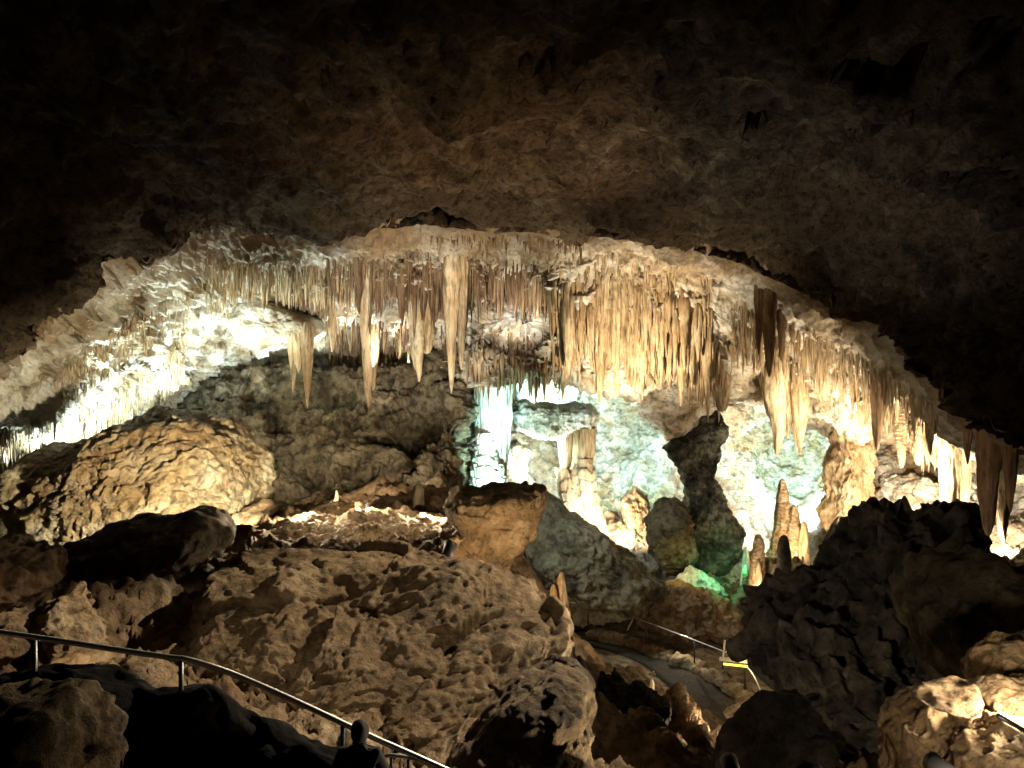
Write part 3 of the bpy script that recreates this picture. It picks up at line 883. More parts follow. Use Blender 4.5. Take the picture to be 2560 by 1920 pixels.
boulder("boulder", [(140, 1180), (200, 1140), (290, 1132), (340, 1140), (400, 1120), (460, 1128), (478, 1160), (455, 1210), (440, 1270), (415, 1340), (360, 1400), (260, 1410), (190, 1360), (160, 1270)],
        17.0, 2.2, M_BROWN, lambda G: 0.9 * d_crag(G + 9.0), 260, 150, tilt=0.008,
        label="dark angular boulder in front of the glittering flowstone mound")
boulder("boulder", [(-60, 1190), (0, 1155), (40, 1175), (80, 1200), (98, 1240), (100, 1280), (70, 1310), (0, 1320), (-80, 1300)],
        14.0, 1.2, M_FLOOR, d_brown(271, 0.2, 0.8), 180, 110,
        label="round tan boulder at the left edge above the pale slab")
boulder("rock_slab", [(60, 1335), (110, 1300), (160, 1272), (168, 1290), (172, 1330), (205, 1370), (222, 1400), (215, 1425), (150, 1430), (90, 1420), (70, 1385)],
        11.5, 0.7, M_TANR, d_brown(281, 0.12, 1.0), 180, 110,
        label="pale tilted slab of rock just behind the near handrail", cat="rock slab")
boulder("rock", [(-60, 1335), (0, 1318), (55, 1330), (68, 1390), (60, 1450), (-20, 1470), (-80, 1440)], 10.8, 0.6, M_FLOOR, d_brown(285, 0.12, 1.0), 140, 90,
        label="squarish pitted rock at the left edge behind the handrail", cat="rock")
boulder("rock", [(75, 1450), (120, 1420), (170, 1412), (215, 1425), (205, 1450), (180, 1480), (120, 1470)], 9.8, 0.5, M_TANR, d_brown(287, 0.14, 1.2), 140, 90,
        label="small jagged pale rock under the near handrail", cat="rock")
boulder("boulder", [(-80, 1530), (0, 1510), (60, 1518), (130, 1522), (170, 1545), (190, 1590), (225, 1630), (240, 1720), (-60, 1740)],
        5.2, 0.7, M_FLOOR, d_brown(291, 0.10, 1.2), 180, 110,
        label="dim mossy-toned boulder filling the bottom left corner")
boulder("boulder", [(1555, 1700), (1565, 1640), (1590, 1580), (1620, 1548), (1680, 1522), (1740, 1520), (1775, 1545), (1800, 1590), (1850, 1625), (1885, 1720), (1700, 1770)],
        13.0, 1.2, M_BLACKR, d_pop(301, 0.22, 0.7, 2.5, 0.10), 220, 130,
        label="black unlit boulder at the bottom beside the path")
# lower right lit rocks
boulder("boulder", [(1920, 1590), (1935, 1555), (1985, 1510), (2020, 1490), (2060, 1500), (2075, 1560), (2060, 1640), (2050, 1740), (1935, 1740), (1925, 1650)], 10.6, 0.7, M_TANR, d_pop(311, 0.14, 0.9, 4.5, 0.06), 220, 130,
        label="craggy sunlit-looking tan boulder under the flat slab, lower right")
boulder("rock_slab", [(1985, 1512), (2012, 1492), (2060, 1484), (2096, 1474), (2107, 1496), (2101, 1526), (2070, 1537), (2030, 1530)], 10.0, 0.4, M_TANR, lambda G: 0.05 * fbm(G, 1.5, 2, 4) + 0.015 * fbm(G, 5, 4, 5), 160, 90, tilt=0.008, flat=0.42,
        label="smooth flat-topped slab perched on the lit boulders beside the black rock mass", cat="rock slab")
boulder("boulder", [(2040, 1590), (2075, 1545), (2115, 1530), (2148, 1548), (2152, 1590), (2130, 1630), (2070, 1650), (2040, 1630)], 10.0, 0.5, M_TANR, d_pop(321, 0.10, 1.0, 5, 0.05), 180, 110,
        label="rounded pitted tan boulder in the middle of the lit pile, lower right")
boulder("boulder", [(2110, 1500), (2150, 1480), (2200, 1475), (2290, 1470), (2330, 1560), (2290, 1620), (2200, 1600), (2150, 1570)], 10.8, 0.8, M_TANR, d_pop(331, 0.16, 0.8, 4.5, 0.06), 200, 120,
        label="bright gold-lit boulder cut by the right edge of the view")
boulder("boulder", [(2075, 1740), (2090, 1650), (2130, 1600), (2200, 1570), (2300, 1580), (2340, 1740)], 9.2, 0.8, M_TANR, d_brown(341, 0.16, 0.8), 200, 120,
        label="broad grooved tan boulder in the bottom right corner")
boulder("boulder", [(2090, 1470), (2130, 1430), (2190, 1385), (2280, 1370), (2320, 1440), (2260, 1490), (2160, 1490)], 12.5, 0.8, M_TANR, d_pop(351, 0.2, 0.8, 4, 0.08), 180, 110,
        label="shadowed brown boulder above the lit pile at the right edge")
boulder("rock_wall", [(1945, 1300), (1985, 1240), (2050, 1215), (2110, 1180), (2160, 1215), (2152, 1280), (2230, 1250), (2400, 1270), (2440, 1480), (2300, 1560), (2120, 1560), (2050, 1490), (2025, 1470), (2000, 1420), (1965, 1370)],
        17.0, 2.2, M_OLIVE, lambda G: rocky(G, 0.4, 361, 0.4) + drips(G, 0.7, 0.35, 362), 260, 150,
        label="smooth brown bulging rock wall above the lit boulders on the right", cat="rock wall")
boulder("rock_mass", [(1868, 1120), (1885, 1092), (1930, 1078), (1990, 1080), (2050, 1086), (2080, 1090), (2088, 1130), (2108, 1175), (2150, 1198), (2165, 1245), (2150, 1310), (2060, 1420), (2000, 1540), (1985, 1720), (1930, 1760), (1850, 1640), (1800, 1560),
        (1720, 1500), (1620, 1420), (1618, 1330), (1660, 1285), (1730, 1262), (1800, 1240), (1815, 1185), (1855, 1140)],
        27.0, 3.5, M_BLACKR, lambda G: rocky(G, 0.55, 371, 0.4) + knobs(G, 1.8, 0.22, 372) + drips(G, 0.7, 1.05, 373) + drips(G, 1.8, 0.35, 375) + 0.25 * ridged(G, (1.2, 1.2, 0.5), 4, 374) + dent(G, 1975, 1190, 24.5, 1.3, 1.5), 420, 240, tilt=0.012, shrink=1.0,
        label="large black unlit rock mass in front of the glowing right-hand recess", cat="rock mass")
# inside the alcove
boulder("rock_shelf", [(1092, 892), (1120, 868), (1170, 872), (1230, 868), (1285, 872), (1300, 895), (1292, 925), (1230, 948), (1160, 945), (1110, 930)], 46.5, 1.6, M_WHITE, d_pop(401, 0.4, 0.5, 1.8, 0.2), 220, 130,
        label="bright pale rock shelf beside the tall pale column", cat="rock shelf")
boulder("hanging_rock", [(1365, 850), (1385, 800), (1450, 775), (1530, 765), (1562, 830), (1552, 880), (1505, 905), (1470, 945), (1435, 948), (1400, 905), (1372, 880)], 45.0, 1.8, M_ALC, d_brown(411, 0.5, 0.4), 220, 130,
        label="smooth cream rock bulge hanging below the great stalactite curtain", cat="rock bulge")
boulder("dark_ridge", [(1520, 885), (1555, 880), (1563, 915), (1547, 960), (1536, 1010), (1550, 1060), (1572, 1110), (1596, 1155), (1600, 1205), (1560, 1252), (1500, 1242), (1468, 1180), (1476, 1110), (1474, 1050), (1466, 1004), (1428, 968), (1466, 932)], 44.5, 1.4, M_GREENISH,
        lambda G: d_pop(421, 0.45, 0.5, 2.0, 0.2)(G) + knobs(G, 4.5, 0.09, 422), 360, 200, shrink=0.3, label="dark green-grey ridge of rock running down the middle of the bright alcove", cat="rock ridge")
boulder("boulder", [(1400, 1125), (1430, 1078), (1465, 1072), (1492, 1110), (1500, 1180), (1490, 1250), (1430, 1245), (1402, 1190)], 42.5, 1.3, M_WALL, d_pop(431, 0.4, 0.6, 2.0, 0.2), 200, 120,
        label="rounded brown boulder against the foot of the dark ridge")
boulder("boulder", [(1340, 1080), (1370, 1050), (1400, 1065), (1412, 1120), (1395, 1160), (1350, 1150)], 46, 0.8, M_TAN, d_pop(435, 0.3, 0.6, 2.0, 0.15), 160, 90,
        label="brown knobbly rock between the lit column base and the dark ridge", cat="rock")
boulder("flowstone_mound", [(1450, 1275), (1462, 1240), (1492, 1216), (1520, 1232), (1548, 1256), (1578, 1286), (1560, 1300), (1500, 1300)], 40.6, 0.7, M_WHITE, d_pop(439, 0.2, 0.7, 2.5, 0.14), 200, 120,
        label="small flowstone mound glowing yellow and green below the dark ridge", cat="flowstone")
boulder("boulder", [(1372, 1330), (1400, 1290), (1440, 1262), (1500, 1268), (1560, 1290), (1600, 1330), (1590, 1385), (1520, 1390), (1450, 1375), (1385, 1350)], 38.8, 1.4, M_FLOOR, d_pop(441, 0.5, 0.6, 1.6, 0.22), 220, 130,
        label="broken tan rock bank above the far handrail")
boulder("boulder", [(1590, 1330), (1605, 1270), (1650, 1225), (1720, 1215), (1790, 1235), (1800, 1290), (1700, 1330), (1620, 1380)], 39.5, 1.6, M_WALL, d_pop(445, 0.5, 0.6, 1.8, 0.22), 200, 120,
        label="dark rock ledge carrying the orange stalagmite")
boulder("rock_outcrop", [(1800, 900), (1830, 880), (1870, 900), (1885, 980), (1880, 1060), (1862, 1130), (1815, 1180), (1780, 1150), (1795, 1050)], 41.0, 1.6, M_TAN, d_pop(451, 0.5, 0.5, 2.2, 0.2), 220, 130,
        label="warm knobbly rock pillar between the white alcove and the golden recess", cat="rock pillar")
boulder("rock_ledge", [(480, 690), (520, 650), (590, 650), (650, 672), (690, 692), (706, 716), (690, 734), (650, 738), (605, 742), (560, 760), (510, 740)], 41.2, 1.2, M_LOWCEIL, d_pop(457, 0.2, 0.8, 2.0, 0.12), 160, 90,
        label="pale overhanging ledge from which the fluted cluster hangs", cat="rock ledge")
# the pit and slope left of the path
boulder("boulder", [(1425, 1545), (1440, 1490), (1462, 1472), (1490, 1490), (1500, 1530), (1520, 1570), (1510, 1610), (1460, 1620), (1430, 1590)], 21.5, 0.8, M_TANR, d_brown(461, 0.2, 0.8), 180, 110,
        label="orange-lit rounded boulder at the edge of the dark pit")
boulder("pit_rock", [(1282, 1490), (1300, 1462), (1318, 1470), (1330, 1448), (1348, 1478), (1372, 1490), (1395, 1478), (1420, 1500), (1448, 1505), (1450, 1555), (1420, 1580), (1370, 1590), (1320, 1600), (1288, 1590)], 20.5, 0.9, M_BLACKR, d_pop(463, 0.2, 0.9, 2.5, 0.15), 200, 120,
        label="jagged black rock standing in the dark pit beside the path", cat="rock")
boulder("boulder", [(1340, 1570), (1360, 1545), (1410, 1535), (1445, 1560), (1450, 1610), (1400, 1640), (1345, 1620)], 18.5, 0.6, M_BROWN, d_brown(465, 0.2, 0.9), 160, 100,
        label="brown boulder lying in the dark pit")
boulder("boulder", [(1478, 1600), (1500, 1568), (1525, 1575), (1548, 1610), (1540, 1630), (1500, 1632)], 19.5, 0.4, M_TANR, d_brown(467, 0.12, 1.2), 140, 90,
        label="small tan boulder leaning below the orange-lit one", cat="rock")
boulder("boulder", [(1562, 1545), (1590, 1526), (1625, 1532), (1640, 1550), (1610, 1562), (1570, 1558)], 25.0, 0.5, M_TANR, d_brown(469, 0.14, 1.2), 140, 90,
        label="low pinkish rock lying beside the bend of the path", cat="rock")
boulder("rubble_crest", [(540, 1170), (560, 1125), (620, 1096), (690, 1092), (760, 1106), (830, 1112), (900, 1110), (960, 1120), (1000, 1165), (940, 1225), (700, 1235), (560, 1230)], 20.0, 1.2, M_TANR, d_brown(471, 0.32, 0.7), 360, 200, tilt=0.045,
        label="warm lit bank of rubble with small stalagmites behind the huge boulder", cat="rock bank")
# low dark wall carrying the near handrail
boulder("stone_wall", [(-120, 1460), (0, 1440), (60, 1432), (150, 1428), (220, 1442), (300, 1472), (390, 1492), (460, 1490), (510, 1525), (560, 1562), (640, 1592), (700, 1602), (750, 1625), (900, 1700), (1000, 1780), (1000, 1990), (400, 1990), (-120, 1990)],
        7.6, 0.35, M_SHADEWALL, lambda G: 0.12 * fbm(G, 1.5, 5, 481) + 0.08 * worley(G, 2.5, 482)[2], 420, 140, flat=0.3,
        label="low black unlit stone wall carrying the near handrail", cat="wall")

# ------------------------------------------------------------------ stalactites, draperies, columns
RND = random.Random(5)


def ceiling_hit(dx, dy):
    d = Vector(W(dx, dy, 1.0)).normalized()
    h = CEIL.ray_cast(Vector((0, 0, 0)), d)
    return h[0]


def ceiling_above(x, y, z):
    h = CEIL.ray_cast(Vector((x, y, z)), Vector((0, 0, 1)))
    return h[0].z if h[0] else None


def hang(name, dx, top, tip, hw, D, material, label, group=None, cat="stalactite", **kw):
    """a hanging formation: column dx, visible from 'top' to 'tip', half width hw at the top (working pixels)"""
    ptop, ptip = W(dx, top, D), W(dx, tip, D)
    L = ptop[2] - ptip[2]
    r = hw / F * D
    up = kw.pop("up", None)
    if up is None:
        zc = ceiling_above(ptop[0], ptop[1], ptop[2] - 0.3 * L)
        up = 0.5 if zc is None else min(max(zc - ptop[2] + 0.9, 0.6), 2.6)
    G = spike(ptop, L, r, kw.pop("seed", RND.randint(1, 999)), up=up, **kw)
    o = make_obj(name, G, grid_faces(G.shape[1], G.shape[0], True), material, origin=ptop)
    return tag(o, label, cat, group)


# the ones that stand out
BIG = [
    (645, 712, 805, 17, 40.5, M_CREAM, dict(flute=0.35, p=0.6, squash=0.7, up=0.4, flare=0.2), "fluted cream drapery, broadest of the cluster hung before the dark middle wall"),
    (664, 708, 882, 15, 40.2, M_TAN, dict(flute=0.35, p=0.7, up=0.4, flare=0.2), "long pointed tan stalactite, lowest tip of the cluster before the dark middle wall"),
    (632, 712, 850, 11, 40.7, M_CREAM, dict(flute=0.3, p=0.7, up=0.4, flare=0.2), "slender cream stalactite on the outer side of the fluted cluster before the dark wall"),
    (718, 672, 762, 9, 41.0, M_CREAM, dict(p=0.6, flare=0.3), "single peach-coloured stalactite hanging clear below the pale ceiling band"),
    (786, 560, 756, 19, 40.0, M_CREAM, dict(p=0.6, flute=0.3), "bright cream stalactite with a ragged lit side under the ceiling crack"),
    (776, 545, 680, 15, 38.5, M_UMBER, dict(p=0.6), "dark brown stalactite directly under the ceiling crack"),
    (806, 705, 845, 15, 42.5, M_TAN, dict(p=0.5, knob=0.3), "dull tan stalactite hanging behind and below the bright ragged one"),
    (795, 780, 882, 12, 41.8, M_TAN, dict(p=0.6), "grey needle-tipped stalactite in front of the dark middle wall"),
    (898, 590, 800, 22, 40.2, M_CREAM, dict(p=0.55, knob=0.35), "large glowing cream stalactite with a long drooping tip"),
    (922, 590, 765, 24, 40.5, M_CREAM, dict(p=0.35, knob=0.4), "blunt glowing cream stalactite, lumpy with popcorn"),
    (905, 720, 826, 12, 40.1, M_CREAM, dict(p=0.5, knob=0.35), "narrow bright tip hanging lowest of the glowing cream pair"),
    (975, 560, 850, 19, 38.6, M_CREAM, dict(p=0.6, flute=0.3), "very long pale stalactite reaching down across the middle wall"),
    (997, 560, 800, 15, 38.9, M_TAN, dict(p=0.5, knob=0.3), "long tan stalactite grown beside the very long pale one"),
    (1228, 690, 815, 13, 39.5, M_TAN, dict(p=0.6), "banded tan stalactite on the near edge of the great curtain"),
    (1243, 640, 790, 11, 39.7, M_TAN, dict(p=0.6), "straight tan stalactite just inside the near edge of the great curtain"),
    (1296, 620, 870, 16, 40.0, M_TAN, dict(p=0.45, flute=0.35), "broad brown drapery in the great curtain above the bright shelf"),
    (1335, 620, 860, 15, 40.2, M_TAN, dict(p=0.5, flute=0.35), "stout ribbed stalactite near the middle of the great curtain"),
    (1384, 640, 790, 16, 39.6, M_TAN, dict(p=0.5, knob=0.35), "knobbly tan stalactite above the smooth cream bulge"),
    (1420, 600, 780, 15, 39.3, M_TAN, dict(p=0.5, flute=0.3), "long folded tan stalactite above the smooth cream bulge"),
    (1460, 610, 770, 14, 39.2, M_TAN, dict(p=0.6), "plain tan stalactite beside the tallest spear of the curtain"),
    (1500, 640, 838, 20, 39.0, M_CREAM, dict(p=0.6, flute=0.3), "tallest golden spear of the great curtain, sharp tipped"),
    (1560, 690, 890, 26, 40.5, M_TAN, dict(p=0.3, knob=0.55), "bulky cauliflower-textured stalactite at the far end of the great curtain"),
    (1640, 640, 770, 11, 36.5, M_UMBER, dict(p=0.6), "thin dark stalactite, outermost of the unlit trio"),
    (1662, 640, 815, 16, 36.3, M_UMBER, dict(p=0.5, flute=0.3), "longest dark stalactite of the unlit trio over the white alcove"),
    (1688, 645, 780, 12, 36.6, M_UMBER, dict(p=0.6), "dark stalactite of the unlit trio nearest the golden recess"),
    (1664, 790, 900, 21, 41.5, M_WHITE, dict(p=0.4, flute=0.3), "pale upper drapery hanging behind the long alcove stalactites"),
    (1678, 800, 986, 29, 40.5, M_CREAM, dict(p=0.65, flute=0.18, flare=0.1), "long broad pale stalactite, larger of the pair hanging in the white alcove"),
    (1727, 850, 982, 22, 40.3, M_TAN, dict(p=0.6, flute=0.18, flare=0.1), "tan leaf-shaped stalactite, smaller of the pair hanging in the white alcove"),
    (1703, 890, 948, 9, 40.6, M_TAN, dict(p=0.6), "short tan stalactite between the two long alcove stalactites"),
    (1862, 790, 930, 12, 37.0, M_TAN, dict(p=0.5), "tan stalactite over the pillar beside the golden recess"),
    (1895, 800, 975, 17, 35.5, M_UMBER, dict(p=0.5, flute=0.3), "shaded brown stalactite against the golden recess"),
    (1947, 890, 1012, 14, 36.0, M_ORANGE, dict(p=0.4), "twisted amber stalactite hanging in the golden recess"),
    (1985, 910, 1005, 16, 35.0, M_TAN, dict(p=0.4, knob=0.4), "knobbly tan stalactite hanging beside the twisted amber one"),
    (2010, 800, 985, 15, 31.0, M_UMBER, dict(p=0.55), "dark slim stalactite crossing the golden recess"),
    (2048, 900, 1155, 22, 34.5, M_CREAM, dict(p=0.4, knob=0.45), "pale knobbly stalactite tapering to a lumpy tip beside the black rock mass"),
    (2082, 950, 1130, 17, 33.5, M_CREAM, dict(p=0.5, knob=0.3), "pale stalactite partly hidden behind the big dark spear"),
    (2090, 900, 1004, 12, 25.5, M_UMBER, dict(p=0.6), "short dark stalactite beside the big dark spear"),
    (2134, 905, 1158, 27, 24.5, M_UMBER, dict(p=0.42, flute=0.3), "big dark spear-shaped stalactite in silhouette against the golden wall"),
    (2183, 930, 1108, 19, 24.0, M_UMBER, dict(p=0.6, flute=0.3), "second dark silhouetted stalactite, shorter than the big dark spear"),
    (2168, 1030, 1174, 17, 31.0, M_CREAM, dict(p=0.5), "pale cream stalactite hanging behind the shorter dark spear"),
]
for dx, top, tip, hw, D, m, kw, label in BIG:
    hang("stalactite", dx, top, tip, hw, D, m, label, seg=36, rings=90, **kw)

# rows of similar stalactites: roots found on the ceilings, one object each
GROUPS = [
    # polyline of roots, count, length range, half-width range, material, jitter, label, group
    ([(790, 588), (860, 592), (940, 590), (1010, 594)], 34, (45, 135), (4, 10), M_UMBER, 12,
     "brown stalactite in the dense dark row above the glowing cream pair", "dense dark row above the glowing cream stalactites"),
    ([(1010, 592), (1090, 604), (1180, 612)], 26, (40, 95), (4, 7), M_UMBER, 12,
     "brown stalactite in the row over the creamy ceiling alcove", "row over the creamy ceiling alcove"),
    ([(1190, 665), (1300, 660), (1400, 675), (1540, 730)], 68, (50, 165), (5, 13), M_TAN, 62,
     "tan stalactite packed into the great curtain", "stalactites packed into the great curtain"),
    ([(490, 592), (600, 600), (690, 620), (780, 640)], 38, (28, 62), (3, 6), M_CREAM, 18,
     "short cream stalactite in the glowing fringe along the pale ceiling", "glowing cream fringe along the pale ceiling"),
    ([(10, 962), (120, 925), (220, 880), (310, 820), (390, 760)], 40, (24, 58), (2.2, 4.2), M_CREAM, 26,
     "thin cream stalactite on the low ceiling above the flowstone mound", "thin stalactites on the low ceiling above the mound"),
    ([(930, 512), (1060, 516), (1180, 520), (1260, 530)], 20, (14, 36), (2, 4), M_UMBER, 6,
     "tiny dark stalactite along the lip of the dark vault", "tiny stalactites along the lip of the vault"),
    ([(700, 730), (820, 735), (930, 745), (1030, 770), (1180, 770)], 26, (25, 70), (3.5, 7), M_TAN, 22,
     "dull tan stalactite on the low back ceiling over the middle wall", "stalactites on the low back ceiling over the middle wall"),
    ([(1590, 700), (1700, 740), (1800, 770), (1900, 830), (1990, 900)], 18, (30, 90), (4, 9), M_TAN, 22,
     "tan stalactite hanging along the top of the golden recess", "stalactites along the top of the golden recess"),
]


def along(poly, t):
    P = np.array(poly, float)
    L = np.concatenate([[0], np.cumsum(np.linalg.norm(np.diff(P, axis=0), axis=1))])
    return np.array([np.interp(t * L[-1], L, P[:, k]) for k in (0, 1)])


def fringe_item(poly, t, lr, wr, jit):
    q = along(poly, t)
    h = None
    for _ in range(6):
        h = ceiling_hit(q[0] + RND.uniform(-4, 4), q[1] + RND.uniform(-jit, jit))
        if h is not None:
            break
    if h is None:
        return None
    k = h.y / F
    big = RND.random() ** 1.5
    L = (lr[0] + (lr[1] - lr[0]) * big) * k
    r = (wr[0] + (wr[1] - wr[0]) * (0.3 * RND.random() + 0.7 * big)) * k
    return np.array(h), L, r


for poly, n, lr, wr, m, jit, label, group in GROUPS:
    for i in range(n):
        it = fringe_item(poly, (i + RND.uniform(0.1, 0.9)) / n, lr, wr, jit)
        if it is None:
            continue
        root, L, r = it
        root = root + [0, 0.15, 0]
        G = spike(root, L, r, RND.randint(1, 9999), seg=14, rings=26, p=RND.uniform(0.45, 0.8), flute=0.25, up=0.45, knob=0.45 if m is M_TAN else 0.1, flare=0.4)
        tag(make_obj("stalactite", G, grid_faces(14, 26, True), m, origin=root), label, "stalactite", group)


def straws(name, spec, material, label):
    """uncountable soda-straw fringe: one object"""
    V, Fs, off = [], [], 0
    for poly, n, lr, wr, jit in spec:
        for i in range(n):
            it = fringe_item(poly, RND.random(), lr, wr, jit)
            if it is None:
                continue
            root, L, r = it
            G = spike(root, L, r, RND.randint(1, 9999), seg=7, rings=9, p=0.6, flute=0.1, up=0.3, flare=0.5)
            V.append(G.reshape(-1, 3))
            Fs.append(grid_faces(7, 9, True) + off)
            off += 63
    o = make_obj(name, np.concatenate(V), np.concatenate(Fs), material)
    return tag(o, label, "soda straws", kind="stuff")


straws("soda_straws", [
    ([(-40, 985), (60, 960), (160, 930), (260, 885), (340, 830), (400, 760)], 900, (12, 38), (0.9, 1.9), 40),
    ([(120, 850), (230, 770), (330, 700), (420, 660)], 420, (10, 30), (0.9, 1.9), 40),
    ([(440, 600), (600, 600), (780, 620)], 600, (10, 44), (1.0, 2.4), 34),
    ([(450, 660), (600, 680), (760, 700)], 90, (10, 34), (1.2, 2.6), 16)], M_CREAM,
    "fringe of thin cream soda straws covering the low pale ceiling")
straws("soda_straws", [
    ([(700, 590), (900, 596), (1180, 606)], 620, (12, 80), (1.1, 3.2), 34),
    ([(920, 512), (1100, 514), (1260, 526)], 90, (6, 22), (1.0, 2.0), 7),
    ([(700, 740), (900, 740), (1180, 770)], 380, (12, 54), (1.2, 3.0), 46)], M_UMBER,
    "fringe of brown straws below the lip of the dark vault")
straws("soda_straws", [
    ([(1180, 580), (1350, 585), (1540, 640)], 180, (6, 28), (1.6, 4.5), 40),
    ([(1010, 790), (1110, 790), (1230, 800)], 130, (14, 60), (2.0, 5.5), 30),
    ([(1190, 670), (1350, 670), (1540, 725)], 380, (20, 90), (2.0, 6.0), 60),
    ([(1230, 720), (1380, 740), (1560, 800)], 260, (20, 80), (2.0, 6.0), 60),
    ([(1580, 700), (1750, 760), (1900, 840), (2020, 930)], 560, (12, 70), (1.2, 3.6), 55)], M_TAN,
    "mass of tan straws filling the gaps of the great curtain")


def stand(name, dx, tip, base, hw, D, material, label, group=None, cat="stalagmite", **kw):
    """a standing formation from 'base' up to 'tip'"""
    pb, pt = W(dx, base, D), W(dx, tip, D)
    G = spike(pb, pt[2] - pb[2], hw / F * D, kw.pop("seed", RND.randint(1, 999)), sgn=1, up=kw.pop("up", 0.6), seg=kw.pop("seg", 28), rings=kw.pop("rings", 60), **kw)
    return tag(make_obj(name, G, grid_faces(G.shape[1], G.shape[0], True), material, origin=pb), label, cat, group)


stand("stalagmite", 1690, 1032, 1255, 25, 42.0, M_ORANGE, "tallest peach stalagmite, tiered and pointed, in front of the white alcove", p=0.5, knob=0.55, flute=0.25, blunt=0.1, bumps=0.14)
stand("stalagmite", 1714, 1092, 1255, 19, 41.6, M_ORANGE, "stubby lumpy stalagmite grown onto the shoulder of the tallest one", p=0.35, knob=0.65, blunt=0.3, bumps=0.16)
stand("stalagmite", 1737, 1125, 1255, 13, 41.2, M_CREAM, "slender pale stalagmite beside the lumpy shoulder of the tallest one", p=0.4, knob=0.3, blunt=0.4)
stand("stalagmite", 1637, 1153, 1272, 17, 39.5, M_ORANGE, "smooth orange stalagmite with a rounded tip standing on the dark ledge", p=0.35, flute=0.12, blunt=0.45, knob=0.15, bumps=0.1)
stand("stalagmite", 1612, 1180, 1262, 12, 42.5, M_WHITE, "green-lit pale stalagmite behind the smooth orange one", p=0.5, knob=0.3)
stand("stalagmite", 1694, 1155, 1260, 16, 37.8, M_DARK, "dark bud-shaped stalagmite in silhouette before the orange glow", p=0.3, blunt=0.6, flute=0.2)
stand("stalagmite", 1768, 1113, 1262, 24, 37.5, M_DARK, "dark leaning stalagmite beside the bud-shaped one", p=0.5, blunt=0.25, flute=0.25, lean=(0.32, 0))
stand("stalagmite", 905, 1043, 1122, 13, 26.5, M_TAN, "ringed cylindrical stalagmite standing on the rubble bank", p=0.25, blunt=0.5, flute=0.1, bumps=0.12)
stand("stalagmite", 859, 1080, 1125, 9, 25.5, M_TAN, "short pointed stalagmite behind the white knobs on the rubble bank", p=0.4, blunt=0.3)
stand("stalagmite", 727, 1058, 1098, 7, 27.5, M_TAN, "thin stalagmite at the back of the rubble bank near the middle wall", p=0.6, knob=0.3)
stand("stalagmite", 1213, 1235, 1400, 22, 20.5, M_TAN, "pale stalagmite leaning on the end of the huge boulder by the path", p=0.5, knob=0.3, blunt=0.15)
stand("stalagmite", 1196, 1262, 1330, 11, 20.2, M_TAN, "small blunt stalagmite beside the pale one at the end of the huge boulder", p=0.4, knob=0.3, blunt=0.4)
stand("stalagmite", 1560, 1572, 1610, 9, 17.0, M_TAN, "two-lobed little stalagmite poking up beside the black boulder", p=0.4, blunt=0.5, flute=0.1)
stand("stalagmite", 1408, 1465, 1500, 6, 24.0, M_WHITE, "small pale green stalagmite glowing over the dark pit", p=0.4, blunt=0.5)
for k, (dx, tip, base, hw) in enumerate([(793, 1086, 1112, 6.5), (792, 1110, 1138, 8), (838, 1112, 1136, 6), (812, 1118, 1140, 10), (770, 1126, 1142, 6), (838, 1100, 1112, 5),
                                         (848, 1104, 1122, 5), (872, 1100, 1122, 6), (884, 1110, 1134, 8), (826, 1098, 1118, 5), (866, 1118, 1132, 6)]):
    stand("stalagmite", dx, tip, base, hw, 24.6 + 0.12 * (k % 4), M_WHITE, "small rounded white stalagmite knob on the lit rubble bank", "white knobs on the lit rubble bank", p=0.3, blunt=0.6, flute=0.06, bumps=0.02, seg=18, rings=30)

for k in range(16):
    stand("stalagmite", RND.uniform(1592, 1790), RND.uniform(1185, 1235), 1268, RND.uniform(4, 10), RND.uniform(38.8, 42.5), RND.choice([M_ORANGE, M_TAN, M_CREAM]),
          "small knobbly stalagmite in the crowd at the foot of the tall peach one", "small stalagmites at the foot of the tall one", p=0.4, blunt=0.3, knob=0.5, seg=16, rings=30)

# tall pale column: fluted drapery above, tiered flowstone below
pc = empty("cave_column", W(1062, 1085, 43.2))
tag(pc, "tall pale green-white column with a fluted drapery over a tiered base", "column")


def lobe(name, prof, D, material, parent, seed, flute=0.12, fl=9.0, squash=0.7, rings=90, seg=80, tier=0.0):
    """upright body through (dy, x left, x right) profile"""
    A = crom(np.array(prof, float), rings, 0)
    a = np.linspace(0, 2 * math.pi, seg, endpoint=False)
    k = D / F
    cx = ((A[:, 1] + A[:, 2]) / 2 - CX) * k
    r = (A[:, 2] - A[:, 1]) / 2 * k
    z = (CY - A[:, 0]) * k
    U = np.stack([np.cos(a)[None].repeat(rings, 0), np.sin(a)[None].repeat(rings, 0), z[:, None].repeat(seg, 1) * 0.25], -1)
    n = 1 + flute * (1.2 - 2.2 * np.abs(pn(U, (fl, fl, 0.5), seed))) + 0.5 * flute * pn(U, (3, 3, 2.5), seed + 1)
    if tier:
        ph = z[:, None] * 1.5 + 0.8 * pn(U, (2.0, 2.0, 1.0), seed + 4)
        n = n + tier * (ph - np.floor(ph) - 0.5)
    R = np.maximum(r, 0.02)[:, None] * n
    G = np.stack([cx[:, None] + R * np.cos(a), D + squash * R * np.sin(a), z[:, None] + 0 * R], -1)
    return make_obj(name, G, grid_faces(seg, rings, True), material, parent, origin=np.asarray(parent.location))


lobe("drapery", [(740, 1036, 1116), (790, 1032, 1110), (840, 1030, 1104), (900, 1030, 1100), (960, 1036, 1096), (1010, 1046, 1092), (1085, 1050, 1090)], 43.2, M_WHITE, pc, 31, 0.16, 12, 0.75, rings=120, seg=140)
lobe("tiered_base", [(935, 1036, 1058), (955, 1030, 1064), (985, 1026, 1072), (1010, 1024, 1082), (1040, 1022, 1088), (1085, 1020, 1090)], 42.4, M_WHITE, pc, 33, 0.14, 6, 0.8, tier=0.30, rings=120)

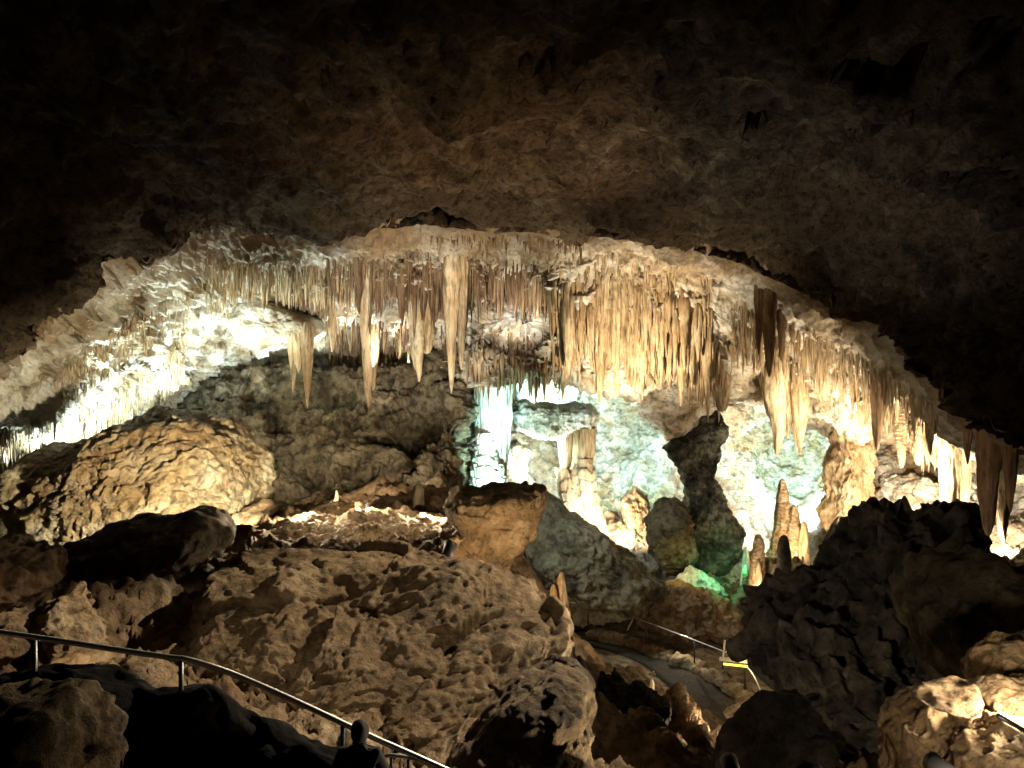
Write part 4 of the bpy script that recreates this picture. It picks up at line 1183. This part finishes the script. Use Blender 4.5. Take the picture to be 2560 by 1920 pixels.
c2 = empty("cave_column", W(1255, 1120, 45.0))
tag(c2, "stepped cream column glowing at its foot, under the broad ribbed drapery", "column")
lobe("drapery", [(925, 1236, 1282), (950, 1238, 1279), (985, 1240, 1276), (1012, 1244, 1272)], 46.0, M_CREAM, c2, 45, 0.30, 7, 0.8)
lobe("drapery", [(925, 1204, 1236), (960, 1208, 1234), (1000, 1212, 1230), (1018, 1217, 1226)], 46.0, M_CREAM, c2, 46, 0.30, 7, 0.8)
lobe("shaft", [(990, 1236, 1278), (1005, 1234, 1280), (1020, 1226, 1284), (1050, 1232, 1286), (1080, 1236, 1292), (1110, 1240, 1298), (1150, 1236, 1310)], 46.0, M_CREAM, c2, 41, 0.13, 6, 0.8, tier=0.12)
lobe("tiered_base", [(1010, 1200, 1222), (1040, 1204, 1234), (1070, 1210, 1244), (1110, 1218, 1252), (1150, 1220, 1262)], 45.6, M_CREAM, c2, 43, 0.15, 4, 0.8, tier=0.3)

# ------------------------------------------------------------------ handrails, panel, lamps
def railing(name, pix, posts, rad, prad, label, post_len):
    root = empty(name, W(*posts[0]))
    tag(root, label, "handrail")
    P = densify([W(*p) for p in pix], 90)
    tube("rail", P, rad, M_STEEL, root, 12)
    for p in posts:
        q = W(*p)
        tube("post", [q - [0, 0, post_len], q - [0, 0, post_len * 0.5], q - [0, 0, rad * 0.5]], prad, M_POST, root, 10)
    return root


railing("handrail", [(-160, 1345, 7.7), (0, 1366, 7.6), (120, 1383, 7.5), (250, 1403, 7.5), (360, 1419, 7.5), (410, 1426, 7.5), (500, 1455, 7.5), (600, 1497, 7.5), (700, 1543, 7.5), (800, 1590, 7.5), (900, 1634, 7.5), (1010, 1684, 7.5), (1120, 1735, 7.5)],
        [(391, 1424, 7.5), (740, 1562, 7.5), (75, 1377, 7.55), (1060, 1708, 7.5)], 0.028, 0.023, "polished steel handrail curving down over the low black wall", 1.0)
railing("handrail", [(826, 1634, 8.6), (850, 1632, 8.6), (890, 1638, 8.6), (925, 1650, 8.6), (960, 1672, 8.6), (990, 1700, 8.6)], [(845, 1634, 8.6), (882, 1638, 8.6), (985, 1698, 8.6)], 0.022, 0.018, "short thin handrail peeping out below the polished one", 1.0)
railing("handrail", [(1215, 1300, 40.5), (1260, 1306, 39.5), (1330, 1322, 38.2), (1400, 1345, 36.9), (1480, 1375, 35.2), (1550, 1402, 33.6), (1590, 1420, 32.6), (1620, 1448, 31.4), (1640, 1485, 30.4), (1652, 1525, 29.6), (1656, 1550, 29.2)],
        [(1270, 1309, 39.3), (1396, 1344, 37.0), (1500, 1383, 34.7), (1609, 1436, 31.9), (1652, 1525, 29.6)], 0.03, 0.035, "slim far handrail bordering the winding path beside the lit panel", 1.05)
tube("cable", [W(1300, 1235, 41), W(1320, 1250, 40.8), (W(1345, 1272, 40.5)), W(1372, 1294, 40.2), W(1378, 1306, 40), W(1368, 1335, 39.6), W(1355, 1362, 39.3)], 0.04, M_WIRE, None, 8, 50)
tag(bpy.data.objects["cable"], "thin pale cable looping down the rock above the far handrail", "cable")


def box(name, c, size, material, parent, rot=0.0, pitch=0.0, bevel=0.01):
    sx, sy, sz = [s / 2 for s in size]
    b = min(bevel, min(sx, sy, sz) * 0.4)
    V = []
    # bevelled box: three nested rings
    V = np.array([(x * sx, y * sy, z * sz) for z in (-1, 1) for x, y in ((-1, -1), (1, -1), (1, 1), (-1, 1))], float)
    me = bpy.data.meshes.new(name)
    cr, sr, cp, sp = math.cos(rot), math.sin(rot), math.cos(pitch), math.sin(pitch)
    Rp = np.array([[1, 0, 0], [0, cp, -sp], [0, sp, cp]])
    Rz = np.array([[cr, -sr, 0], [sr, cr, 0], [0, 0, 1]])
    V = V @ (Rz @ Rp).T
    me.from_pydata(V.tolist(), [], [(0, 3, 2, 1), (4, 5, 6, 7), (0, 1, 5, 4), (1, 2, 6, 5), (2, 3, 7, 6), (3, 0, 4, 7)])
    me.materials.append(material)
    o = bpy.data.objects.new(name, me)
    COL.objects.link(o)
    if parent:
        o.parent = parent
        o.location = np.asarray(c) - np.asarray(parent.location)
    else:
        o.location = c
    mod = o.modifiers.new("edge", 'BEVEL')
    mod.width = b
    mod.segments = 2
    return o


# lit interpretive panel beyond the far handrail
pp = W(1590, 1430, 32.0)
panel = empty("information_panel", pp - [0, 0, 0.75])
tag(panel, "lit information panel with an amber light strip beyond the far handrail", "sign")
box("board", pp + [0.0, 0.25, 0.42], (0.70, 0.05, 0.58), M_BOARD, panel, -0.55, -0.35)
box("frame", pp + [0.42, 0.12, 0.38], (0.07, 0.10, 0.75), M_FRAME, panel, -0.55, -0.35)
box("frame", pp + [-0.38, 0.48, 0.40], (0.07, 0.10, 0.75), M_FRAME, panel, -0.55, -0.35)
box("shelf", pp + [-0.12, 0.0, 0.07], (1.15, 0.45, 0.05), M_FRAME, panel, -0.30)
box("light_strip", pp + [-0.08, -0.18, -0.07], (1.0, 0.07, 0.07), M_STRIP, panel, -0.30)
box("leg", pp + [-0.5, 0.25, -0.22], (0.06, 0.06, 0.4), M_BLACK, panel, -0.3)
box("leg", pp + [0.4, 0.15, -0.22], (0.06, 0.06, 0.4), M_BLACK, panel, -0.3)
lampL = bpy.data.lights.new("panel_light", 'POINT')
lampL.energy = 25
lampL.color = (1.0, 0.8, 0.4)
lampL.shadow_soft_size = 0.05
lo = bpy.data.objects.new("panel_light", lampL)
lo.location = pp + [0.25, -0.45, 0.55]
COL.objects.link(lo)


def floodlight(dx, dy, D, rad, label, face=0.5, up=0.9, lit=False):
    """cylindrical lamp housing with visor on a stake, opening away from the viewer"""
    c = W(dx, dy, D)
    root = empty("floodlight", c - [0, 0, rad * 2.6])
    tag(root, label, "floodlight", None)
    ax = np.array([math.sin(face) * 0.6, math.cos(face), up])
    ax /= np.linalg.norm(ax)
    pts = [c - ax * rad * 1.5, c - ax * rad * 1.35, c + ax * rad * 0.9, c + ax * rad * 1.5]
    tube("housing", pts, [rad * 0.55, rad * 0.98, rad, rad * 1.06], M_BLACK, root, 24)
    tube("lens", [c + ax * rad * 1.5, c + ax * rad * 1.56], [rad * 0.85, rad * 0.85], M_GLASS if lit else M_BOARD, root, 24)
    tube("stake", [c - [0, 0, rad * 4.0], c - [0, 0, rad * 2.0], c - [0, 0, rad * 0.6]], rad * 0.16, M_BLACK, root, 8)
    return root


floodlight(811, 1134, 23.3, 0.11, "small black floodlight on a stake amid the glowing white stalagmite knobs", lit=True)
floodlight(969, 1192, 18.2, 0.15, "black floodlight housing showing just above the crest of the huge boulder")
floodlight(1579, 1660, 8.5, 0.10, "black domed floodlight at the bottom edge in front of the black boulder", face=0.2, up=0.1)
floodlight(2035, 1662, 7.8, 0.10, "domed floodlight half hidden at the foot of the lit boulder pile", face=-0.4, up=0.1)
bar = W(2190, 1570, 8.8)
tube("lamp_bracket", [W(2155, 1545, 8.8), W(2195, 1568, 8.8), W(2240, 1595, 8.8)], 0.03, M_BLACK, None, 10)
tag(bpy.data.objects["lamp_bracket"], "short black metal bar lying across the bright gold-lit boulder", "metal bar")

# kerb stones along the far edge of the path: one mesh each
for i in range(34):
    t = (i + RND.uniform(-0.2, 0.2)) / 33
    q = along([(1285, 1378), (1390, 1402), (1500, 1446), (1570, 1486), (1640, 1545), (1690, 1578)], min(max(t, 0), 1))
    D = PZ * F / (q[1] - CY)
    p = W(q[0] + RND.uniform(0, 12), q[1], D)
    r = RND.uniform(0.22, 0.55)
    a = np.linspace(0, 2 * math.pi, 18, endpoint=False)
    ph = np.linspace(0.02, math.pi - 0.02, 12)
    S = np.stack([np.sin(ph)[:, None] * np.cos(a) * 1.2, np.sin(ph)[:, None] * np.sin(a), np.cos(ph)[:, None] * 0.75 + 0 * a], -1)
    G = p + r * S * (1 + 0.35 * pn(S + i * 5.1, 1.3, 5) + 0.25 * worley(S + i * 3.3, 1.2, 6)[2])[..., None]
    G[..., 2] += 0.2 * r
    tag(make_obj("kerb_stone", G, grid_faces(18, 12, True), M_FLOOR, origin=p), "rough grey-brown stone in the kerb below the far handrail", "kerb stone", "stones lining the far kerb of the path")

# loose rocks on the slopes
k = 0
while k < 70:
    dx, dy = RND.choice([(RND.uniform(1290, 1560), RND.uniform(1540, 1655)), (RND.uniform(1290, 1480), RND.uniform(1395, 1560)), (RND.uniform(1130, 1420), RND.uniform(1250, 1350)), (RND.uniform(560, 1000), RND.uniform(1060, 1190)), (RND.uniform(1450, 1640), RND.uniform(1270, 1420))])
    d = Vector(W(dx, dy, 1.0)).normalized()
    h = FLOOR.ray_cast(Vector((0, 0, 0)), d)
    if h[0] is None:
        k += 1
        continue
    p = np.array(h[0])
    r = RND.uniform(2.5, 9) ** 1.0 / F * p[1]
    a = np.linspace(0, 2 * math.pi, 18, endpoint=False)
    ph = np.linspace(0.02, math.pi - 0.02, 12)
    S = np.stack([np.sin(ph)[:, None] * np.cos(a) * RND.uniform(0.8, 1.4), np.sin(ph)[:, None] * np.sin(a), np.cos(ph)[:, None] * RND.uniform(0.6, 0.9) + 0 * a], -1)
    G = p + r * S * (1 + 0.35 * pn(S + k * 5.1, 1.3, 15) + 0.4 * worley(S + k * 3.3, 1.2, 16)[2])[..., None]
    tag(make_obj("rock", G, grid_faces(18, 12, True), RND.choice([M_FLOOR, M_TANR, M_BROWN]), origin=p), "loose broken rock on the rubble slopes", "rock", "loose rocks on the rubble slopes")
    k += 1


# ------------------------------------------------------------------ the visitor on the lower path
def person(dx, dy_top, D):
    top = W(dx, dy_top, D)
    H = 1.68
    base = top - np.array([0, 0, H])
    root = empty("person", base)
    tag(root, "person in dark clothing seen from behind beside the near handrail", "person")
    J = {"pel": (0, 0, .93), "waist": (0, 0, 1.08), "chest": (0, 0, 1.27), "neck0": (0, .01, 1.41), "neck": (0, .02, 1.47), "jaw": (0, .04, 1.53), "head": (0, .03, 1.60), "crown": (0, .02, 1.655),
         "shL": (-.17, 0, 1.37), "elL": (-.25, .04, 1.10), "wrL": (-.24, .16, .90), "haL": (-.235, .20, .82),
         "shR": (.17, 0, 1.37), "elR": (.26, .04, 1.10), "wrR": (.25, .16, .90), "haR": (.245, .20, .82),
         "hiL": (-.09, 0, .88), "knL": (-.10, .03, .48), "anL": (-.10, -.01, .08), "toL": (-.11, .15, .03),
         "hiR": (.09, 0, .88), "knR": (.10, -.02, .48), "anR": (.10, -.08, .08), "toR": (.11, .08, .03)}
    R = {"pel": .135, "waist": .125, "chest": .145, "neck0": .075, "neck": .066, "jaw": .07, "head": .088, "crown": .05, "sh": .075, "el": .05, "wr": .034, "ha": .036, "hi": .095, "kn": .06, "an": .042, "to": .035}
    Ed = [("pel", "waist"), ("waist", "chest"), ("chest", "neck0"), ("neck0", "neck"), ("neck", "jaw"), ("jaw", "head"), ("head", "crown")]
    for s in "LR":
        Ed += [("chest", "sh" + s), ("sh" + s, "el" + s), ("el" + s, "wr" + s), ("wr" + s, "ha" + s), ("pel", "hi" + s), ("hi" + s, "kn" + s), ("kn" + s, "an" + s), ("an" + s, "to" + s)]
        hx, hy, hz = J["ha" + s]
        for f, (ox, ln) in enumerate([(-.026, .072), (-.009, .082), (.009, .078), (.025, .060)]):
            J[f"f{f}{s}"] = (hx + ox, hy + .02, hz - .02 - ln * .5)
            J[f"g{f}{s}"] = (hx + ox, hy + .035, hz - .02 - ln)
            R[f"f{f}"] = .009
            R[f"g{f}"] = .008
            Ed += [("ha" + s, f"f{f}{s}"), (f"f{f}{s}", f"g{f}{s}")]
        sg = 1 if s == "L" else -1
        J["t" + s] = (hx + sg * .04, hy + .03, hz - .02)
        R["t"] = .010
        Ed.append(("ha" + s, "t" + s))
    keys = list(J)
    me = bpy.data.meshes.new("person_body")
    me.from_pydata([J[q] for q in keys], [(keys.index(a), keys.index(b)) for a, b in Ed], [])
    o = bpy.data.objects.new("body", me)
    COL.objects.link(o)
    o.parent = root
    sk = o.modifiers.new("skin", 'SKIN')
    sk.use_smooth_shade = True
    for i, q in enumerate(keys):
        r = R.get(q) or R.get(q[:-1])
        me.skin_vertices[0].data[i].radius = (r, r)
        me.skin_vertices[0].data[i].use_root = (q == "pel")
    sb = o.modifiers.new("sub", 'SUBSURF')
    sb.levels = sb.render_levels = 2
    me.materials.append(M_CLOTH)
    # cap of hair over the back of the head
    a = np.linspace(0, 2 * math.pi, 24, endpoint=False)
    ph = np.linspace(0.03, 2.35, 14)
    S = np.stack([np.sin(ph)[:, None] * np.cos(a) * (0.086 + 0.006 * np.sin(5 * a)), np.sin(ph)[:, None] * np.sin(a) * 0.10 + 0.01, np.cos(ph)[:, None] * 0.115 + 1.575 + 0 * a], -1)
    hb = make_obj("hair", S + base, grid_faces(24, 14, True), M_HAIR, root, origin=base)
    return root


person(776, 1558, 7.1)
